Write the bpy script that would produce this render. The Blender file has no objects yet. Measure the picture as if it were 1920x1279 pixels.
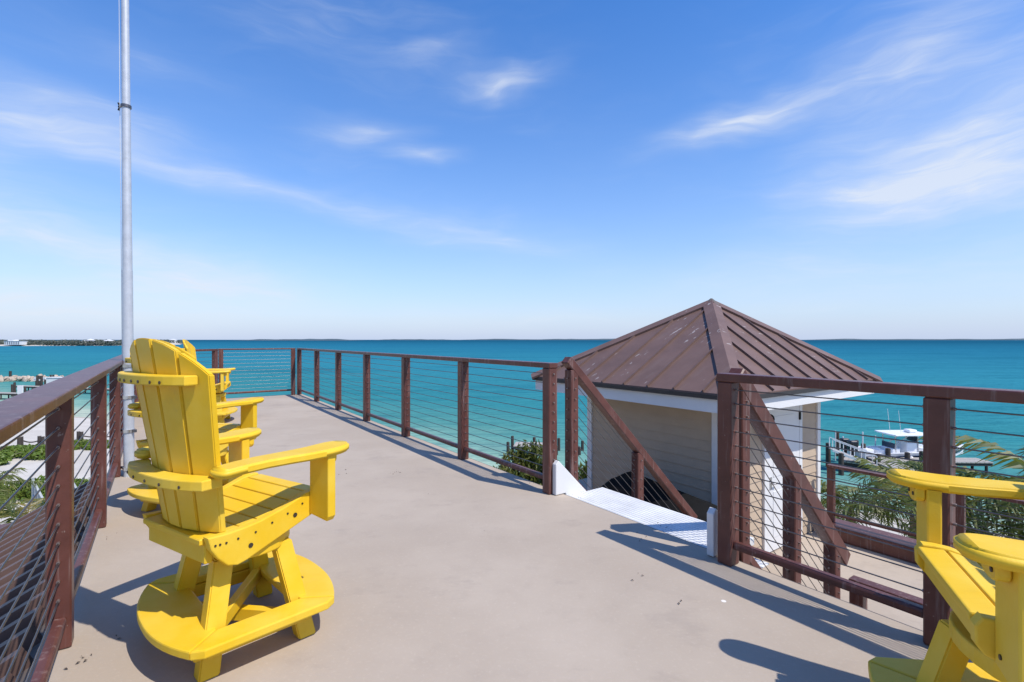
import bpy, bmesh, math, random
import numpy as np
from mathutils import Vector, Matrix, noise

S = bpy.context.scene
COL = S.collection
R = math.radians
random.seed(7)
rng = np.random.default_rng(11)

# ------------------------------------------------------------------ camera
EYE = 1.26
FPX = 930.0
cam = bpy.data.cameras.new('camera')
cam.sensor_width = 36.0
cam.lens = 36.0 * FPX / 1920.0
cam.shift_y = -2.5 / 1920.0
cam.clip_start = 0.02
cam.clip_end = 90000
cam_o = bpy.data.objects.new('camera', cam)
cam_o.location = (0, 0, EYE)
cam_o.rotation_euler = (R(90), 0, 0)
COL.objects.link(cam_o)
S.camera = cam_o

# ------------------------------------------------------------------ light
SUN_EL = R(55)
SUN_H = Vector((0.82, -0.572, 0)).normalized()          # horizontal direction towards the sun
to_sun = Vector((SUN_H.x * math.cos(SUN_EL), SUN_H.y * math.cos(SUN_EL), math.sin(SUN_EL)))
sun = bpy.data.lights.new('sun', 'SUN')
sun.energy = 5.0
sun.angle = R(0.53)
sun.color = (1.0, 0.945, 0.87)
sun_o = bpy.data.objects.new('sun', sun)
sun_o.rotation_euler = to_sun.to_track_quat('Z', 'Y').to_euler()
COL.objects.link(sun_o)

S.view_settings.view_transform = 'Standard'
S.view_settings.look = 'None'
S.view_settings.gamma = 1
S.view_settings.exposure = 0.0
S.view_settings.use_curve_mapping = False
S.cycles.use_denoising = True
S.cycles.max_bounces = 6
S.cycles.transparent_max_bounces = 12

W = bpy.data.worlds.new('World')
S.world = W
W.use_nodes = True
W.cycles.sampling_method = 'MANUAL'
W.cycles.sample_map_resolution = 256


class NG:
    """tiny helper to write node graphs as expressions"""
    def __init__(self, nt):
        self.nt = nt

    def node(self, t, **kw):
        n = self.nt.nodes.new(t)
        for k, v in kw.items():
            setattr(n, k, v)
        return n

    def put(self, sock, v):
        if isinstance(v, bpy.types.NodeSocket):
            self.nt.links.new(v, sock)
        elif v is not None:
            sock.default_value = v

    def m(self, op, a, b=None, c=None, clamp=False):
        n = self.node('ShaderNodeMath', operation=op)
        n.use_clamp = clamp
        self.put(n.inputs[0], a)
        if b is not None:
            self.put(n.inputs[1], b)
        if c is not None:
            self.put(n.inputs[2], c)
        return n.outputs[0]

    def vm(self, op, a, b=None):
        n = self.node('ShaderNodeVectorMath', operation=op)
        self.put(n.inputs[0], a)
        if b is not None:
            self.put(n.inputs[1], b)
        return n.outputs['Value'] if op in ('DOT_PRODUCT', 'LENGTH') else n.outputs[0]

    def sep(self, v):
        n = self.node('ShaderNodeSeparateXYZ')
        self.put(n.inputs[0], v)
        return n.outputs

    def comb(self, x, y, z):
        n = self.node('ShaderNodeCombineXYZ')
        for i, v in enumerate((x, y, z)):
            self.put(n.inputs[i], v)
        return n.outputs[0]

    def noise(self, vec, scale, detail=4, rough=0.55, dist=0.0, col=False):
        n = self.node('ShaderNodeTexNoise')
        self.put(n.inputs['Vector'], vec)
        n.inputs['Scale'].default_value = scale
        n.inputs['Detail'].default_value = detail
        n.inputs['Roughness'].default_value = rough
        n.inputs['Distortion'].default_value = dist
        return n.outputs['Color' if col else 'Fac']

    def mapping(self, vec, loc=(0, 0, 0), rot=(0, 0, 0), scale=(1, 1, 1)):
        n = self.node('ShaderNodeMapping')
        self.put(n.inputs[0], vec)
        n.inputs[1].default_value = loc
        n.inputs[2].default_value = rot
        n.inputs[3].default_value = scale
        return n.outputs[0]

    def ramp(self, fac, stops, interp='LINEAR'):
        n = self.node('ShaderNodeValToRGB')
        cr = n.color_ramp
        cr.interpolation = interp
        while len(cr.elements) < len(stops):
            cr.elements.new(0.5)
        for e, (p, c) in zip(cr.elements, stops):
            e.position = p
            if isinstance(c, (int, float)):
                c = (c, c, c)
            e.color = (*c[:3], 1)
        self.put(n.inputs[0], fac)
        return n.outputs[0]

    def mix(self, fac, a, b, blend='MIX'):
        n = self.node('ShaderNodeMix', data_type='RGBA', blend_type=blend)
        self.put(n.inputs['Factor'], fac)
        for s, v in ((n.inputs[6], a), (n.inputs[7], b)):
            if isinstance(v, tuple):
                v = (*v[:3], 1)
            self.put(s, v)
        return n.outputs[2]

    def smooth(self, x, a, b):
        n = self.node('ShaderNodeMapRange', interpolation_type='SMOOTHSTEP')
        self.put(n.inputs[0], x)
        n.inputs[1].default_value = a
        n.inputs[2].default_value = b
        return n.outputs[0]


# ---- sky: Nishita with thin cirrus laid out by direction
nt = W.node_tree
nt.nodes.clear()
g = NG(nt)
sky = g.node('ShaderNodeTexSky', sky_type='NISHITA')
sky.sun_disc = False
sky.sun_elevation = SUN_EL
sky.sun_rotation = math.atan2(SUN_H.x, SUN_H.y)
sky.altitude = 0
sky.air_density = 1.0
sky.dust_density = 0.35
sky.ozone_density = 4.2
tc = g.node('ShaderNodeTexCoord').outputs['Generated']
dx, dy, dz = g.sep(g.vm('NORMALIZE', tc))
el = g.m('MULTIPLY', g.m('ARCSINE', dz), 57.2958)                 # degrees
az = g.m('MULTIPLY', g.m('ARCTAN2', dx, dy), 57.2958)
ang = g.comb(az, el, 0.0)
warp = g.noise(g.mapping(ang, scale=(0.05, 0.12, 1)), 1.0, 3, 0.6, col=True)
wv = g.vm('MULTIPLY', g.vm('SUBTRACT', warp, (0.5, 0.5, 0.5)), (13.0, 6.5, 0.0))
angw = g.vm('ADD', ang, wv)
fib = g.noise(g.mapping(angw, rot=(0, 0, R(10)), scale=(0.075, 0.36, 1)), 1.0, 5, 0.58)
fib = g.smooth(fib, 0.22, 0.84)
fine = g.noise(g.mapping(angw, loc=(4, 9, 0), rot=(0, 0, R(6)), scale=(0.16, 1.5, 1)), 1.0, 4, 0.62)
fib = g.m('MULTIPLY', fib, g.m('ADD', 0.62, g.m('MULTIPLY', g.smooth(fine, 0.3, 0.72), 0.55)))


def px_dir(x, y):
    xx, yy = (x - 960) / FPX, (637 - y) / FPX
    return math.degrees(math.atan(xx)), math.degrees(math.atan(yy / math.hypot(1, xx)))


clouds = None
# (pixel centre, half length deg, half height deg, tilt deg, strength)
for (cx, cy), rl, rh, tilt, amp in (
        ((1420, 205), 12, 2.2, 9, 1.05), ((1720, 110), 12, 5.0, 38, 0.62), ((1800, 250), 15, 6.0, 17, 1.05),
        ((1790, 330), 13, 2.6, -4, 1.1), ((1640, 402), 8, 1.2, 0, 0.3),
        ((935, 150), 6.5, 1.5, 0, 0.75), ((700, 242), 6.0, 1.8, 3, 0.75), ((790, 297), 4.8, 1.2, -3, 0.7),
        ((820, 97), 6.5, 1.2, 3, 0.45), ((110, 245), 10, 1.7, -12, 0.8), ((480, 352), 26, 1.9, -9, 0.62),
        ((900, 440), 14, 2.8, -10, 0.48), ((90, 450), 13, 2.0, -4, 1.0), ((100, 180), 12, 2.2, -9, 0.4),
        ((400, 535), 14, 3.8, -4, 1.15), ((60, 585), 15, 3.4, -2, 1.2), ((1500, 520), 20, 3.0, 0, 0.4),
        ((980, 600), 24, 2.0, 0, 0.45), ((-500, 250), 24, 8, 10, 0.7), ((2600, 200), 26, 7, 5, 0.8),
        ((600, 60), 22, 5, -10, 0.10), ((250, 90), 14, 3, -8, 0.16)):
    a0, e0 = px_dir(cx, cy)
    mp = g.node('ShaderNodeMapping', vector_type='TEXTURE')
    g.put(mp.inputs[0], angw)
    mp.inputs[1].default_value = (a0, e0, 0)
    mp.inputs[2].default_value = (0, 0, R(tilt))
    mp.inputs[3].default_value = (rl * 1.5, rh * 1.5, 1e6)
    gr_ = g.node('ShaderNodeTexGradient', gradient_type='QUADRATIC_SPHERE')
    nt.links.new(mp.outputs[0], gr_.inputs[0])
    f = g.m('MULTIPLY', gr_.outputs['Fac'], amp * 1.3)
    clouds = f if clouds is None else g.m('ADD', clouds, f)
veil = g.noise(g.mapping(angw, loc=(7, 3, 0), rot=(0, 0, R(-14)), scale=(0.035, 0.11, 1)), 1.0, 4, 0.6)
veil = g.m('MULTIPLY', g.smooth(veil, 0.42, 0.8), 0.22)
mask = g.m('MULTIPLY', clouds, g.m('ADD', g.m('MULTIPLY', fib, 0.72), 0.28))
mask = g.m('ADD', mask, g.m('MULTIPLY', veil, fib), clamp=True)
mask = g.m('MULTIPLY', mask, g.smooth(el, -1.0, 2.5))
hs = g.node('ShaderNodeHueSaturation')
hs.inputs['Saturation'].default_value = 1.33
hs.inputs['Hue'].default_value = 0.508
hs.inputs['Value'].default_value = 1.48
g.put(hs.inputs['Color'], sky.outputs[0])
SKY_WHITE = (5.2, 5.6, 6.3)
hazy = g.m('MULTIPLY', g.m('POWER', 2.7183, g.m('MULTIPLY', g.m('MAXIMUM', el, 0.0), -0.072)), 0.92)
skyc = g.mix(hazy, hs.outputs[0], (3.45, 4.15, 5.8))
skyc = g.mix(g.m('MULTIPLY', mask, 0.82), skyc, SKY_WHITE)
bg = g.node('ShaderNodeBackground')
bg.inputs['Strength'].default_value = 0.15
g.put(bg.inputs['Color'], skyc)
out = g.node('ShaderNodeOutputWorld')
nt.links.new(bg.outputs[0], out.inputs[0])

# ------------------------------------------------------------------ materials
MATS = {}


def mat(name, base, rough=0.5, var=0.0, vscale=6.0, bump=0.0, bscale=80.0, spec=0.5, metal=0.0, coords='Object', fn=None):
    """Principled material with noise-varied colour and fine relief; fn(g, co, colour) can rework the colour."""
    m = bpy.data.materials.new(name)
    m.use_nodes = True
    nt = m.node_tree
    b = nt.nodes['Principled BSDF']
    g = NG(nt)
    tcn = g.node('ShaderNodeTexCoord')
    co = tcn.outputs[coords]
    if coords == 'World':
        co = g.node('ShaderNodeNewGeometry').outputs['Position']
    c = (*base, 1)
    if var > 0:
        n = g.noise(co, vscale, 6, 0.6)
        lo = tuple(x * (1 - var) for x in base)
        hi = tuple(min(1, x * (1 + var)) for x in base)
        c = g.ramp(n, ((0.3, lo), (0.7, hi)))
    if fn:
        c = fn(g, co, c)
    g.put(b.inputs['Base Color'], c)
    b.inputs['Roughness'].default_value = rough
    b.inputs['Specular IOR Level'].default_value = spec
    b.inputs['Metallic'].default_value = metal
    if bump > 0:
        bn = g.node('ShaderNodeBump')
        bn.inputs['Strength'].default_value = bump
        bn.inputs['Distance'].default_value = 0.01
        g.put(bn.inputs['Height'], g.noise(co, bscale, 5, 0.6))
        nt.links.new(bn.outputs[0], b.inputs['Normal'])
    MATS[name] = m
    return m


def wpos(g):
    return g.node('ShaderNodeNewGeometry').outputs['Position']


def deck_fn(g, co, c):
    p = wpos(g)
    big = g.noise(p, 0.7, 5, 0.6)
    c = g.mix(g.smooth(big, 0.35, 0.7), (0.375, 0.31, 0.243), (0.435, 0.365, 0.29))
    mid = g.noise(p, 5.0, 6, 0.65)
    c = g.mix(g.m('MULTIPLY', g.smooth(mid, 0.5, 0.75), 0.30), c, (0.315, 0.262, 0.21))
    fine = g.noise(p, 55, 4, 0.7)
    c = g.mix(g.m('MULTIPLY', g.smooth(fine, 0.52, 0.75), 0.30), c, (0.52, 0.445, 0.36))
    st = g.noise(g.mapping(p, loc=(3, 1, 0), scale=(1.0, 1.6, 1)), 1.5, 8, 0.7)
    c = g.mix(g.m('MULTIPLY', g.smooth(st, 0.55, 0.66), 0.38), c, (0.30, 0.25, 0.205))
    vo = g.node('ShaderNodeTexVoronoi')
    g.put(vo.inputs['Vector'], p)
    vo.inputs['Scale'].default_value = 2.6
    vo.inputs['Randomness'].default_value = 1.0
    spot = g.m('LESS_THAN', vo.outputs['Distance'], g.m('MULTIPLY', g.smooth(g.noise(p, 1.3, 2), 0.5, 0.7), 0.035))
    c = g.mix(g.m('MULTIPLY', spot, 0.8), c, (0.78, 0.75, 0.70))
    vo2 = g.node('ShaderNodeTexVoronoi')
    g.put(vo2.inputs['Vector'], g.mapping(p, loc=(5.3, 2.2, 0)))
    vo2.inputs['Scale'].default_value = 3.4
    spot2 = g.m('LESS_THAN', vo2.outputs['Distance'], g.m('MULTIPLY', g.smooth(g.noise(p, 0.9, 2), 0.5, 0.75), 0.03))
    return g.mix(g.m('MULTIPLY', spot2, 0.75), c, (0.12, 0.09, 0.075))


def streak_fn(g, co, c):
    """pale bird streaks, few and narrow, running down the metal"""
    p = wpos(g)
    rot = g.mapping(p, rot=(0, 0, R(-20)))
    n1 = g.noise(g.mapping(rot, scale=(4.5, 22, 9)), 1.0, 3, 0.6)
    n2 = g.noise(p, 1.7, 2, 0.5)
    f = g.m('MULTIPLY', g.smooth(n1, 0.645, 0.685), g.smooth(n2, 0.47, 0.58))
    c = g.mix(g.m('MULTIPLY', f, 0.75), c, (0.46, 0.42, 0.40))
    n3 = g.noise(g.mapping(rot, scale=(0.8, 5, 1.5)), 1.0, 5, 0.65)
    return g.mix(g.m('MULTIPLY', g.smooth(n3, 0.5, 0.72), 0.30), c, (0.20, 0.145, 0.125))


def paint_fn(g, co, c):
    """chalky rubs and small chips on the paint"""
    p = wpos(g)
    n1 = g.noise(g.mapping(p, scale=(6, 6, 2.0)), 1.0, 6, 0.7)
    c = g.mix(g.m('MULTIPLY', g.smooth(n1, 0.56, 0.74), 0.30), c, (0.24, 0.15, 0.13))
    n4 = g.noise(g.mapping(p, scale=(34, 34, 2.2)), 1.0, 4, 0.6)
    c = g.mix(g.m('MULTIPLY', g.smooth(n4, 0.54, 0.72), 0.34), c, (0.34, 0.27, 0.25))
    n2 = g.noise(p, 38, 4, 0.7)
    return g.mix(g.m('MULTIPLY', g.smooth(n2, 0.67, 0.71), 0.55), c, (0.33, 0.27, 0.24))


def yellow_fn(g, co, c):
    """sun-faded patches, faint board grain and some grime"""
    p = wpos(g)
    n = g.noise(p, 3.2, 5, 0.6)
    c = g.mix(g.smooth(n, 0.38, 0.68), (0.715, 0.445, 0.012), (0.74, 0.505, 0.048))
    gr = g.noise(g.mapping(p, rot=(0, 0, R(31)), scale=(14, 90, 14)), 1.0, 4, 0.6)
    c = g.mix(g.m('MULTIPLY', g.smooth(gr, 0.5, 0.75), 0.16), c, (0.62, 0.38, 0.02))
    d = g.noise(p, 9, 6, 0.72)
    return g.mix(g.m('MULTIPLY', g.smooth(d, 0.58, 0.78), 0.22), c, (0.40, 0.27, 0.07))


mat('deck_coating', (0.5, 0.46, 0.42), 0.78, bump=0.10, bscale=140, spec=0.25, fn=deck_fn)
mat('deck_edge', (0.10, 0.085, 0.075), 0.5, var=0.2)
mat('brown_paint', (0.108, 0.040, 0.031), 0.36, var=0.22, vscale=7, bump=0.06, bscale=60, spec=0.34, fn=paint_fn)
mat('brown_roof', (0.15, 0.092, 0.074), 0.5, var=0.14, vscale=2.5, bump=0.05, bscale=9, spec=0.28, fn=streak_fn)
mat('brown_seam', (0.12, 0.072, 0.058), 0.5, var=0.12)
mat('grey_brown_roof', (0.125, 0.105, 0.088), 0.5, var=0.22, vscale=4, bump=0.05, bscale=20, spec=0.4, fn=streak_fn)
mat('dark_edge', (0.035, 0.028, 0.026), 0.5, var=0.1)
mat('cable_steel', (0.16, 0.15, 0.15), 0.38, metal=0.85)
mat('bright_steel', (0.55, 0.54, 0.53), 0.3, metal=0.9, var=0.1, vscale=30)
mat('fitting_steel', (0.30, 0.24, 0.22), 0.4, metal=0.7)
mat('galvanised', (0.50, 0.52, 0.545), 0.42, metal=0.25, var=0.1, vscale=14, bump=0.03, bscale=40)
mat('yellow_poly', (0.80, 0.56, 0.035), 0.5, bump=0.09, bscale=220, spec=0.34, fn=yellow_fn)
mat('screw_dark', (0.06, 0.045, 0.03), 0.4, metal=0.4)
mat('white_paint', (0.66, 0.66, 0.65), 0.5, var=0.03, vscale=4, bump=0.03, bscale=50)
mat('white_step', (0.66, 0.66, 0.645), 0.6, var=0.12, vscale=5, bump=0.05)
mat('siding', (0.45, 0.35, 0.25), 0.65, var=0.06, vscale=3, bump=0.10, bscale=40, spec=0.3)
mat('bark', (0.16, 0.125, 0.095), 0.9, var=0.35, vscale=10, bump=0.5, bscale=14)
mat('pile_wood', (0.045, 0.036, 0.03), 0.85, var=0.4, vscale=4, bump=0.3, bscale=20)
mat('dock_wood', (0.36, 0.33, 0.29), 0.8, var=0.2, vscale=3, bump=0.2, bscale=20)
mat('black_cover', (0.008, 0.008, 0.008), 0.75, var=0.3, vscale=5, bump=0.25, bscale=14, spec=0.08)
mat('iron', (0.02, 0.016, 0.014), 0.5, metal=0.5)
mat('rock', (0.42, 0.34, 0.26), 0.9, var=0.35, vscale=0.8, bump=0.5, bscale=3)
mat('boat_white', (0.80, 0.80, 0.80), 0.25, var=0.02)
mat('boat_blue', (0.02, 0.035, 0.07), 0.3)
mat('motor_black', (0.012, 0.012, 0.016), 0.25)
mat('window_dark', (0.03, 0.04, 0.05), 0.15)
mat('grey_wood', (0.34, 0.36, 0.35), 0.8, var=0.15, vscale=5)
mat('house_stucco', (0.55, 0.48, 0.39), 0.8, var=0.06, vscale=2, bump=0.1)
mat('debris', (0.05, 0.035, 0.025), 0.8, var=0.3)


def leaf_mat(name, a, b, yellow=(0.20, 0.19, 0.04), scale=3.0, trans=0.35, sss=0.3):
    m = bpy.data.materials.new(name)
    m.use_nodes = True
    nt = m.node_tree
    bs = nt.nodes['Principled BSDF']
    g = NG(nt)
    co = wpos(g)
    rnd = g.node('ShaderNodeNewGeometry').outputs['Random Per Island']
    c = g.mix(rnd, a, b)
    c = g.mix(g.smooth(g.noise(co, scale, 3), 0.52, 0.75), c, yellow)
    g.put(bs.inputs['Base Color'], c)
    bs.inputs['Roughness'].default_value = 0.45
    bs.inputs['Specular IOR Level'].default_value = 0.35
    tr = g.node('ShaderNodeBsdfTranslucent')
    g.put(tr.inputs['Color'], g.mix(0.5, c, (0.20, 0.26, 0.03)))
    mx = g.node('ShaderNodeMixShader')
    mx.inputs[0].default_value = trans
    nt.links.new(bs.outputs[0], mx.inputs[1])
    nt.links.new(tr.outputs[0], mx.inputs[2])
    nt.links.new(mx.outputs[0], nt.nodes['Material Output'].inputs[0])
    MATS[name] = m


leaf_mat('palm_leaf', (0.055, 0.09, 0.018), (0.14, 0.155, 0.04), (0.24, 0.19, 0.05), 1.2)
leaf_mat('bush_leaf', (0.085, 0.15, 0.02), (0.17, 0.235, 0.035), (0.14, 0.16, 0.03), 0.5)
leaf_mat('tree_leaf', (0.06, 0.085, 0.018), (0.14, 0.155, 0.035), (0.20, 0.17, 0.045), 1.6)
leaf_mat('hazed_wood_leaf', (0.06, 0.075, 0.06), (0.09, 0.105, 0.08), (0.12, 0.12, 0.10), 0.02, 0.1)  # pale bluish-grey haze of distance is mixed into these leaf colours
mat('hazed_land', (0.055, 0.085, 0.10), 0.9, var=0.25, vscale=0.004)  # blue of the hazy distance is put into the island colour


# ------------------------------------------------------------------ mesh helpers
def link(name, me, m=None, parent=None, loc=None, rotz=None):
    o = bpy.data.objects.new(name, me)
    COL.objects.link(o)
    if m is not None and me is not None and len(me.materials) == 0:
        me.materials.append(MATS[m] if isinstance(m, str) else m)
    if parent is not None:
        o.parent = parent
    if loc is not None:
        o.location = loc
    if rotz is not None:
        o.rotation_euler = (0, 0, rotz)
    return o


def tag(o, label=None, cat=None, group=None, kind=None):
    if label:
        o['label'] = label
    if cat:
        o['category'] = cat
    if group:
        o['group'] = group
    if kind:
        o['kind'] = kind
    return o


def thing(name, label, cat, loc=(0, 0, 0), rotz=0.0, group=None):
    o = bpy.data.objects.new(name, None)
    COL.objects.link(o)
    o.location = loc
    o.rotation_euler = (0, 0, rotz)
    o.empty_display_size = 0.2
    return tag(o, label, cat, group)


def bm_mesh(bm, name='mesh', smooth=False):
    bmesh.ops.recalc_face_normals(bm, faces=bm.faces)
    if smooth:
        for f in bm.faces:
            f.smooth = True
    me = bpy.data.meshes.new(name)
    bm.to_mesh(me)
    bm.free()
    return me


def bm_box(bm, c, s, rot=None):
    mtx = Matrix.Translation(c)
    if rot is not None:
        mtx = mtx @ rot.to_4x4()
    mtx = mtx @ Matrix.Diagonal((s[0], s[1], s[2], 1))
    return bmesh.ops.create_cube(bm, size=1.0, matrix=mtx)['verts']


def box(c, s, rot=None, bevel=0.0, seg=1):
    bm = bmesh.new()
    bm_box(bm, Vector(c), s, rot)
    if bevel > 0:
        bmesh.ops.bevel(bm, geom=list(bm.edges), offset=bevel, segments=seg, affect='EDGES', profile=0.5)
    return bm_mesh(bm)


def prism(pts, axis, lo, hi, bevel=0.0, seg=1):
    """outline pts in the plane of the two other axes, extruded along axis from lo to hi"""
    bm = bmesh.new()
    ring = []
    for t in (lo, hi):
        r = []
        for (p, q) in pts:
            co = {'x': (t, p, q), 'y': (p, t, q), 'z': (p, q, t)}[axis]
            r.append(bm.verts.new(co))
        ring.append(r)
    n = len(pts)
    f0 = bm.faces.new(ring[0])
    f1 = bm.faces.new(list(reversed(ring[1])))
    for i in range(n):
        bm.faces.new((ring[0][i], ring[1][i], ring[1][(i + 1) % n], ring[0][(i + 1) % n]))
    bmesh.ops.recalc_face_normals(bm, faces=bm.faces)
    if bevel > 0:
        ed = [e for e in list(f0.edges) + list(f1.edges)]
        bmesh.ops.bevel(bm, geom=ed, offset=bevel, segments=seg, affect='EDGES', profile=0.5)
    return bm_mesh(bm)


def bm_beam(bm, p0, p1, w, h, up=Vector((0, 0, 1))):
    """rectangular beam between two points, w across, h along up; ends square to its run"""
    p0, p1 = Vector(p0), Vector(p1)
    d = (p1 - p0)
    L = d.length
    d.normalize()
    side = d.cross(up).normalized()
    u2 = side.cross(d).normalized()
    rot = Matrix((side, d, u2)).transposed()
    return bm_box(bm, (p0 + p1) / 2, (w, L, h), rot)


def beam(p0, p1, w, h, bevel=0.0, up=Vector((0, 0, 1)), seg=1):
    bm = bmesh.new()
    bm_beam(bm, p0, p1, w, h, up)
    if bevel > 0:
        bmesh.ops.bevel(bm, geom=list(bm.edges), offset=bevel, segments=seg, affect='EDGES', profile=0.5)
    return bm_mesh(bm)


def bm_tube(bm, pts, r, n=6, cap=True):
    pts = [Vector(p) for p in pts]
    rs = r if isinstance(r, (list, tuple)) else [r] * len(pts)
    rings = []
    ref = None
    for i, p in enumerate(pts):
        d = (pts[min(i + 1, len(pts) - 1)] - pts[max(i - 1, 0)]).normalized()
        if ref is None:
            ref = Vector((0, 0, 1)) if abs(d.z) < 0.9 else Vector((1, 0, 0))
        a = d.cross(ref).normalized()
        b = a.cross(d).normalized()
        rings.append([bm.verts.new(p + (a * math.cos(t) + b * math.sin(t)) * rs[i]) for t in (2 * math.pi * k / n for k in range(n))])
    for r0, r1 in zip(rings, rings[1:]):
        for k in range(n):
            f = bm.faces.new((r0[k], r0[(k + 1) % n], r1[(k + 1) % n], r1[k]))
            f.smooth = True
    if cap:
        bm.faces.new([bm.verts.new(v.co) for v in rings[0]])
        bm.faces.new([bm.verts.new(v.co) for v in reversed(rings[-1])])


def tube(pts, r, n=6):
    bm = bmesh.new()
    bm_tube(bm, pts, r, n)
    return bm_mesh(bm)


def raw(verts, faces, name='mesh', smooth=False):
    me = bpy.data.meshes.new(name)
    me.from_pydata([tuple(v) for v in verts], [], faces)
    if smooth:
        me.polygons.foreach_set('use_smooth', [True] * len(me.polygons))
    me.update()
    return me


# the house's own axes: u runs along the rails (away, to the left), v across the deck (to the right, away)
OX, OY = 1.22, 2.80
UX, UY = -0.579, 0.8153
VX, VY = 0.8153, 0.579
YAW = math.atan2(UY, UX)          # heading of u
AXES = Matrix.Rotation(math.atan2(VY, VX), 3, 'Z')       # x -> v, y -> u


def H(a, b, z=0.0):
    return Vector((OX + a * UX + b * VX, OY + a * UY + b * VY, z))


def hbox(a0, a1, b0, b1, z0, z1, bevel=0.0, seg=1):
    c = H((a0 + a1) / 2, (b0 + b1) / 2, (z0 + z1) / 2)
    return box(c, (b1 - b0, a1 - a0, z1 - z0), AXES, bevel, seg)


def px(x, y, Z):
    """the place at depth Z that the photograph shows at pixel x, y"""
    return Vector(((x - 960) * Z / FPX, Z, EYE - (y - 637) * Z / FPX))


SEA_Z = -7.8
FLOOR2 = -1.72

# ------------------------------------------------------------------ sea, beach, far land
SH_P = Vector((-2.0, 35.0, 0))
SH_N = Vector((0.451, 0.892, 0))          # seaward


def sea_material():
    m = bpy.data.materials.new('sea_water')
    m.use_nodes = True
    nt = m.node_tree
    b = nt.nodes['Principled BSDF']
    g = NG(nt)
    p = wpos(g)
    d = g.vm('DOT_PRODUCT', g.vm('SUBTRACT', p, tuple(SH_P)), tuple(SH_N))
    w1 = g.noise(g.mapping(p, scale=(0.05, 0.09, 1)), 1.0, 5, 0.6)
    w2 = g.noise(g.mapping(p, loc=(40, 9, 0), scale=(0.006, 0.017, 1)), 1.0, 5, 0.62)
    dd = g.m('ADD', d, g.m('MULTIPLY', g.m('SUBTRACT', w1, 0.5), 14.0))
    dd = g.m('MULTIPLY', dd, g.m('ADD', 0.55, g.m('MULTIPLY', w2, 0.9)))
    lg = g.m('DIVIDE', g.m('LOGARITHM', g.m('ADD', g.m('MAXIMUM', dd, 0.0), 4.0), 10.0), 3.6)   # 4 m -> .167, 4 km -> 1
    c = g.ramp(lg, ((0.167, (0.40, 0.46, 0.36)), (0.24, (0.25, 0.40, 0.315)), (0.33, (0.085, 0.262, 0.238)),
                    (0.43, (0.036, 0.208, 0.230)), (0.58, (0.032, 0.204, 0.268)), (0.76, (0.020, 0.148, 0.230)), (0.93, (0.012, 0.088, 0.150))))
    pat = g.noise(g.mapping(p, loc=(3, 80, 0), scale=(0.010, 0.045, 1)), 1.0, 6, 0.65)
    c = g.mix(g.m('MULTIPLY', g.smooth(pat, 0.52, 0.70), 0.35), c, (0.004, 0.075, 0.125))
    pat2 = g.noise(g.mapping(p, loc=(13, 8, 0), scale=(0.03, 0.11, 1)), 1.0, 6, 0.65)
    c = g.mix(g.m('MULTIPLY', g.smooth(pat2, 0.55, 0.75), 0.28), c, (0.035, 0.22, 0.235))
    rp = g.noise(g.mapping(p, rot=(0, 0, R(9)), scale=(0.35, 1.5, 1)), 1.0, 5, 0.65)
    rp2 = g.noise(g.mapping(p, rot=(0, 0, R(-6)), scale=(0.045, 0.30, 1)), 1.0, 5, 0.65)
    c = g.mix(g.m('MULTIPLY', g.smooth(rp, 0.48, 0.70), 0.34), c, (0.003, 0.075, 0.115))
    c = g.mix(g.m('MULTIPLY', g.smooth(rp2, 0.50, 0.70), 0.32), c, (0.003, 0.08, 0.13))
    g.put(b.inputs['Base Color'], c)
    b.inputs['Roughness'].default_value = 0.22
    b.inputs['Specular IOR Level'].default_value = 0.0
    b.inputs['IOR'].default_value = 1.33
    wv = g.noise(g.mapping(p, rot=(0, 0, R(12)), scale=(0.55, 1.5, 1)), 1.0, 4, 0.6)
    wv2 = g.noise(g.mapping(p, rot=(0, 0, R(-8)), scale=(0.05, 0.22, 1)), 1.0, 6, 0.62)
    hgt = g.m('ADD', g.m('MULTIPLY', wv, 0.35), g.m('MULTIPLY', wv2, 1.6))
    bn = g.node('ShaderNodeBump')
    bn.inputs['Strength'].default_value = 0.85
    bn.inputs['Distance'].default_value = 1.0
    g.put(bn.inputs['Height'], hgt)
    nt.links.new(bn.outputs[0], b.inputs['Normal'])
    MATS['sea_water'] = m


sea_material()
bm = bmesh.new()
BIG = 45000
vs = [bm.verts.new((x, y, SEA_Z)) for x, y in ((-BIG, -2000), (BIG, -2000), (BIG, BIG), (-BIG, BIG))]
bm.faces.new(vs)
tag(link('sea', bm_mesh(bm), 'sea_water'), kind='structure')


def ground_z(x, y):
    d = (x - SH_P.x) * SH_N.x + (y - SH_P.y) * SH_N.y
    d += 2.2 * math.sin(x * 0.13 + 1.0) + 1.4 * math.sin(x * 0.31)
    n = noise.noise((x * 0.12, y * 0.12, 0.3)) * 0.18 + noise.noise((x * 0.6, y * 0.6, 4.3)) * 0.05
    if d > 0:
        return SEA_Z - 0.07 * d - 0.02
    return SEA_Z + 0.75 * (1 - math.exp(d / 7.0)) + n * min(1, -d / 4)


def sand_fn(g, co, c):
    p = wpos(g)
    z = g.sep(p)[2]
    n = g.noise(p, 0.35, 6, 0.6)
    c = g.mix(g.smooth(n, 0.35, 0.7), (0.47, 0.43, 0.37), (0.56, 0.52, 0.455))
    n2 = g.noise(g.mapping(p, rot=(0, 0, R(27)), scale=(0.25, 1.8, 1)), 1.0, 5, 0.6)
    c = g.mix(g.m('MULTIPLY', g.smooth(n2, 0.55, 0.7), 0.25), c, (0.46, 0.41, 0.35))
    wet = g.smooth(z, SEA_Z + 0.02, SEA_Z + 0.16)
    return g.mix(wet, (0.40, 0.35, 0.28), c)


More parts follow.
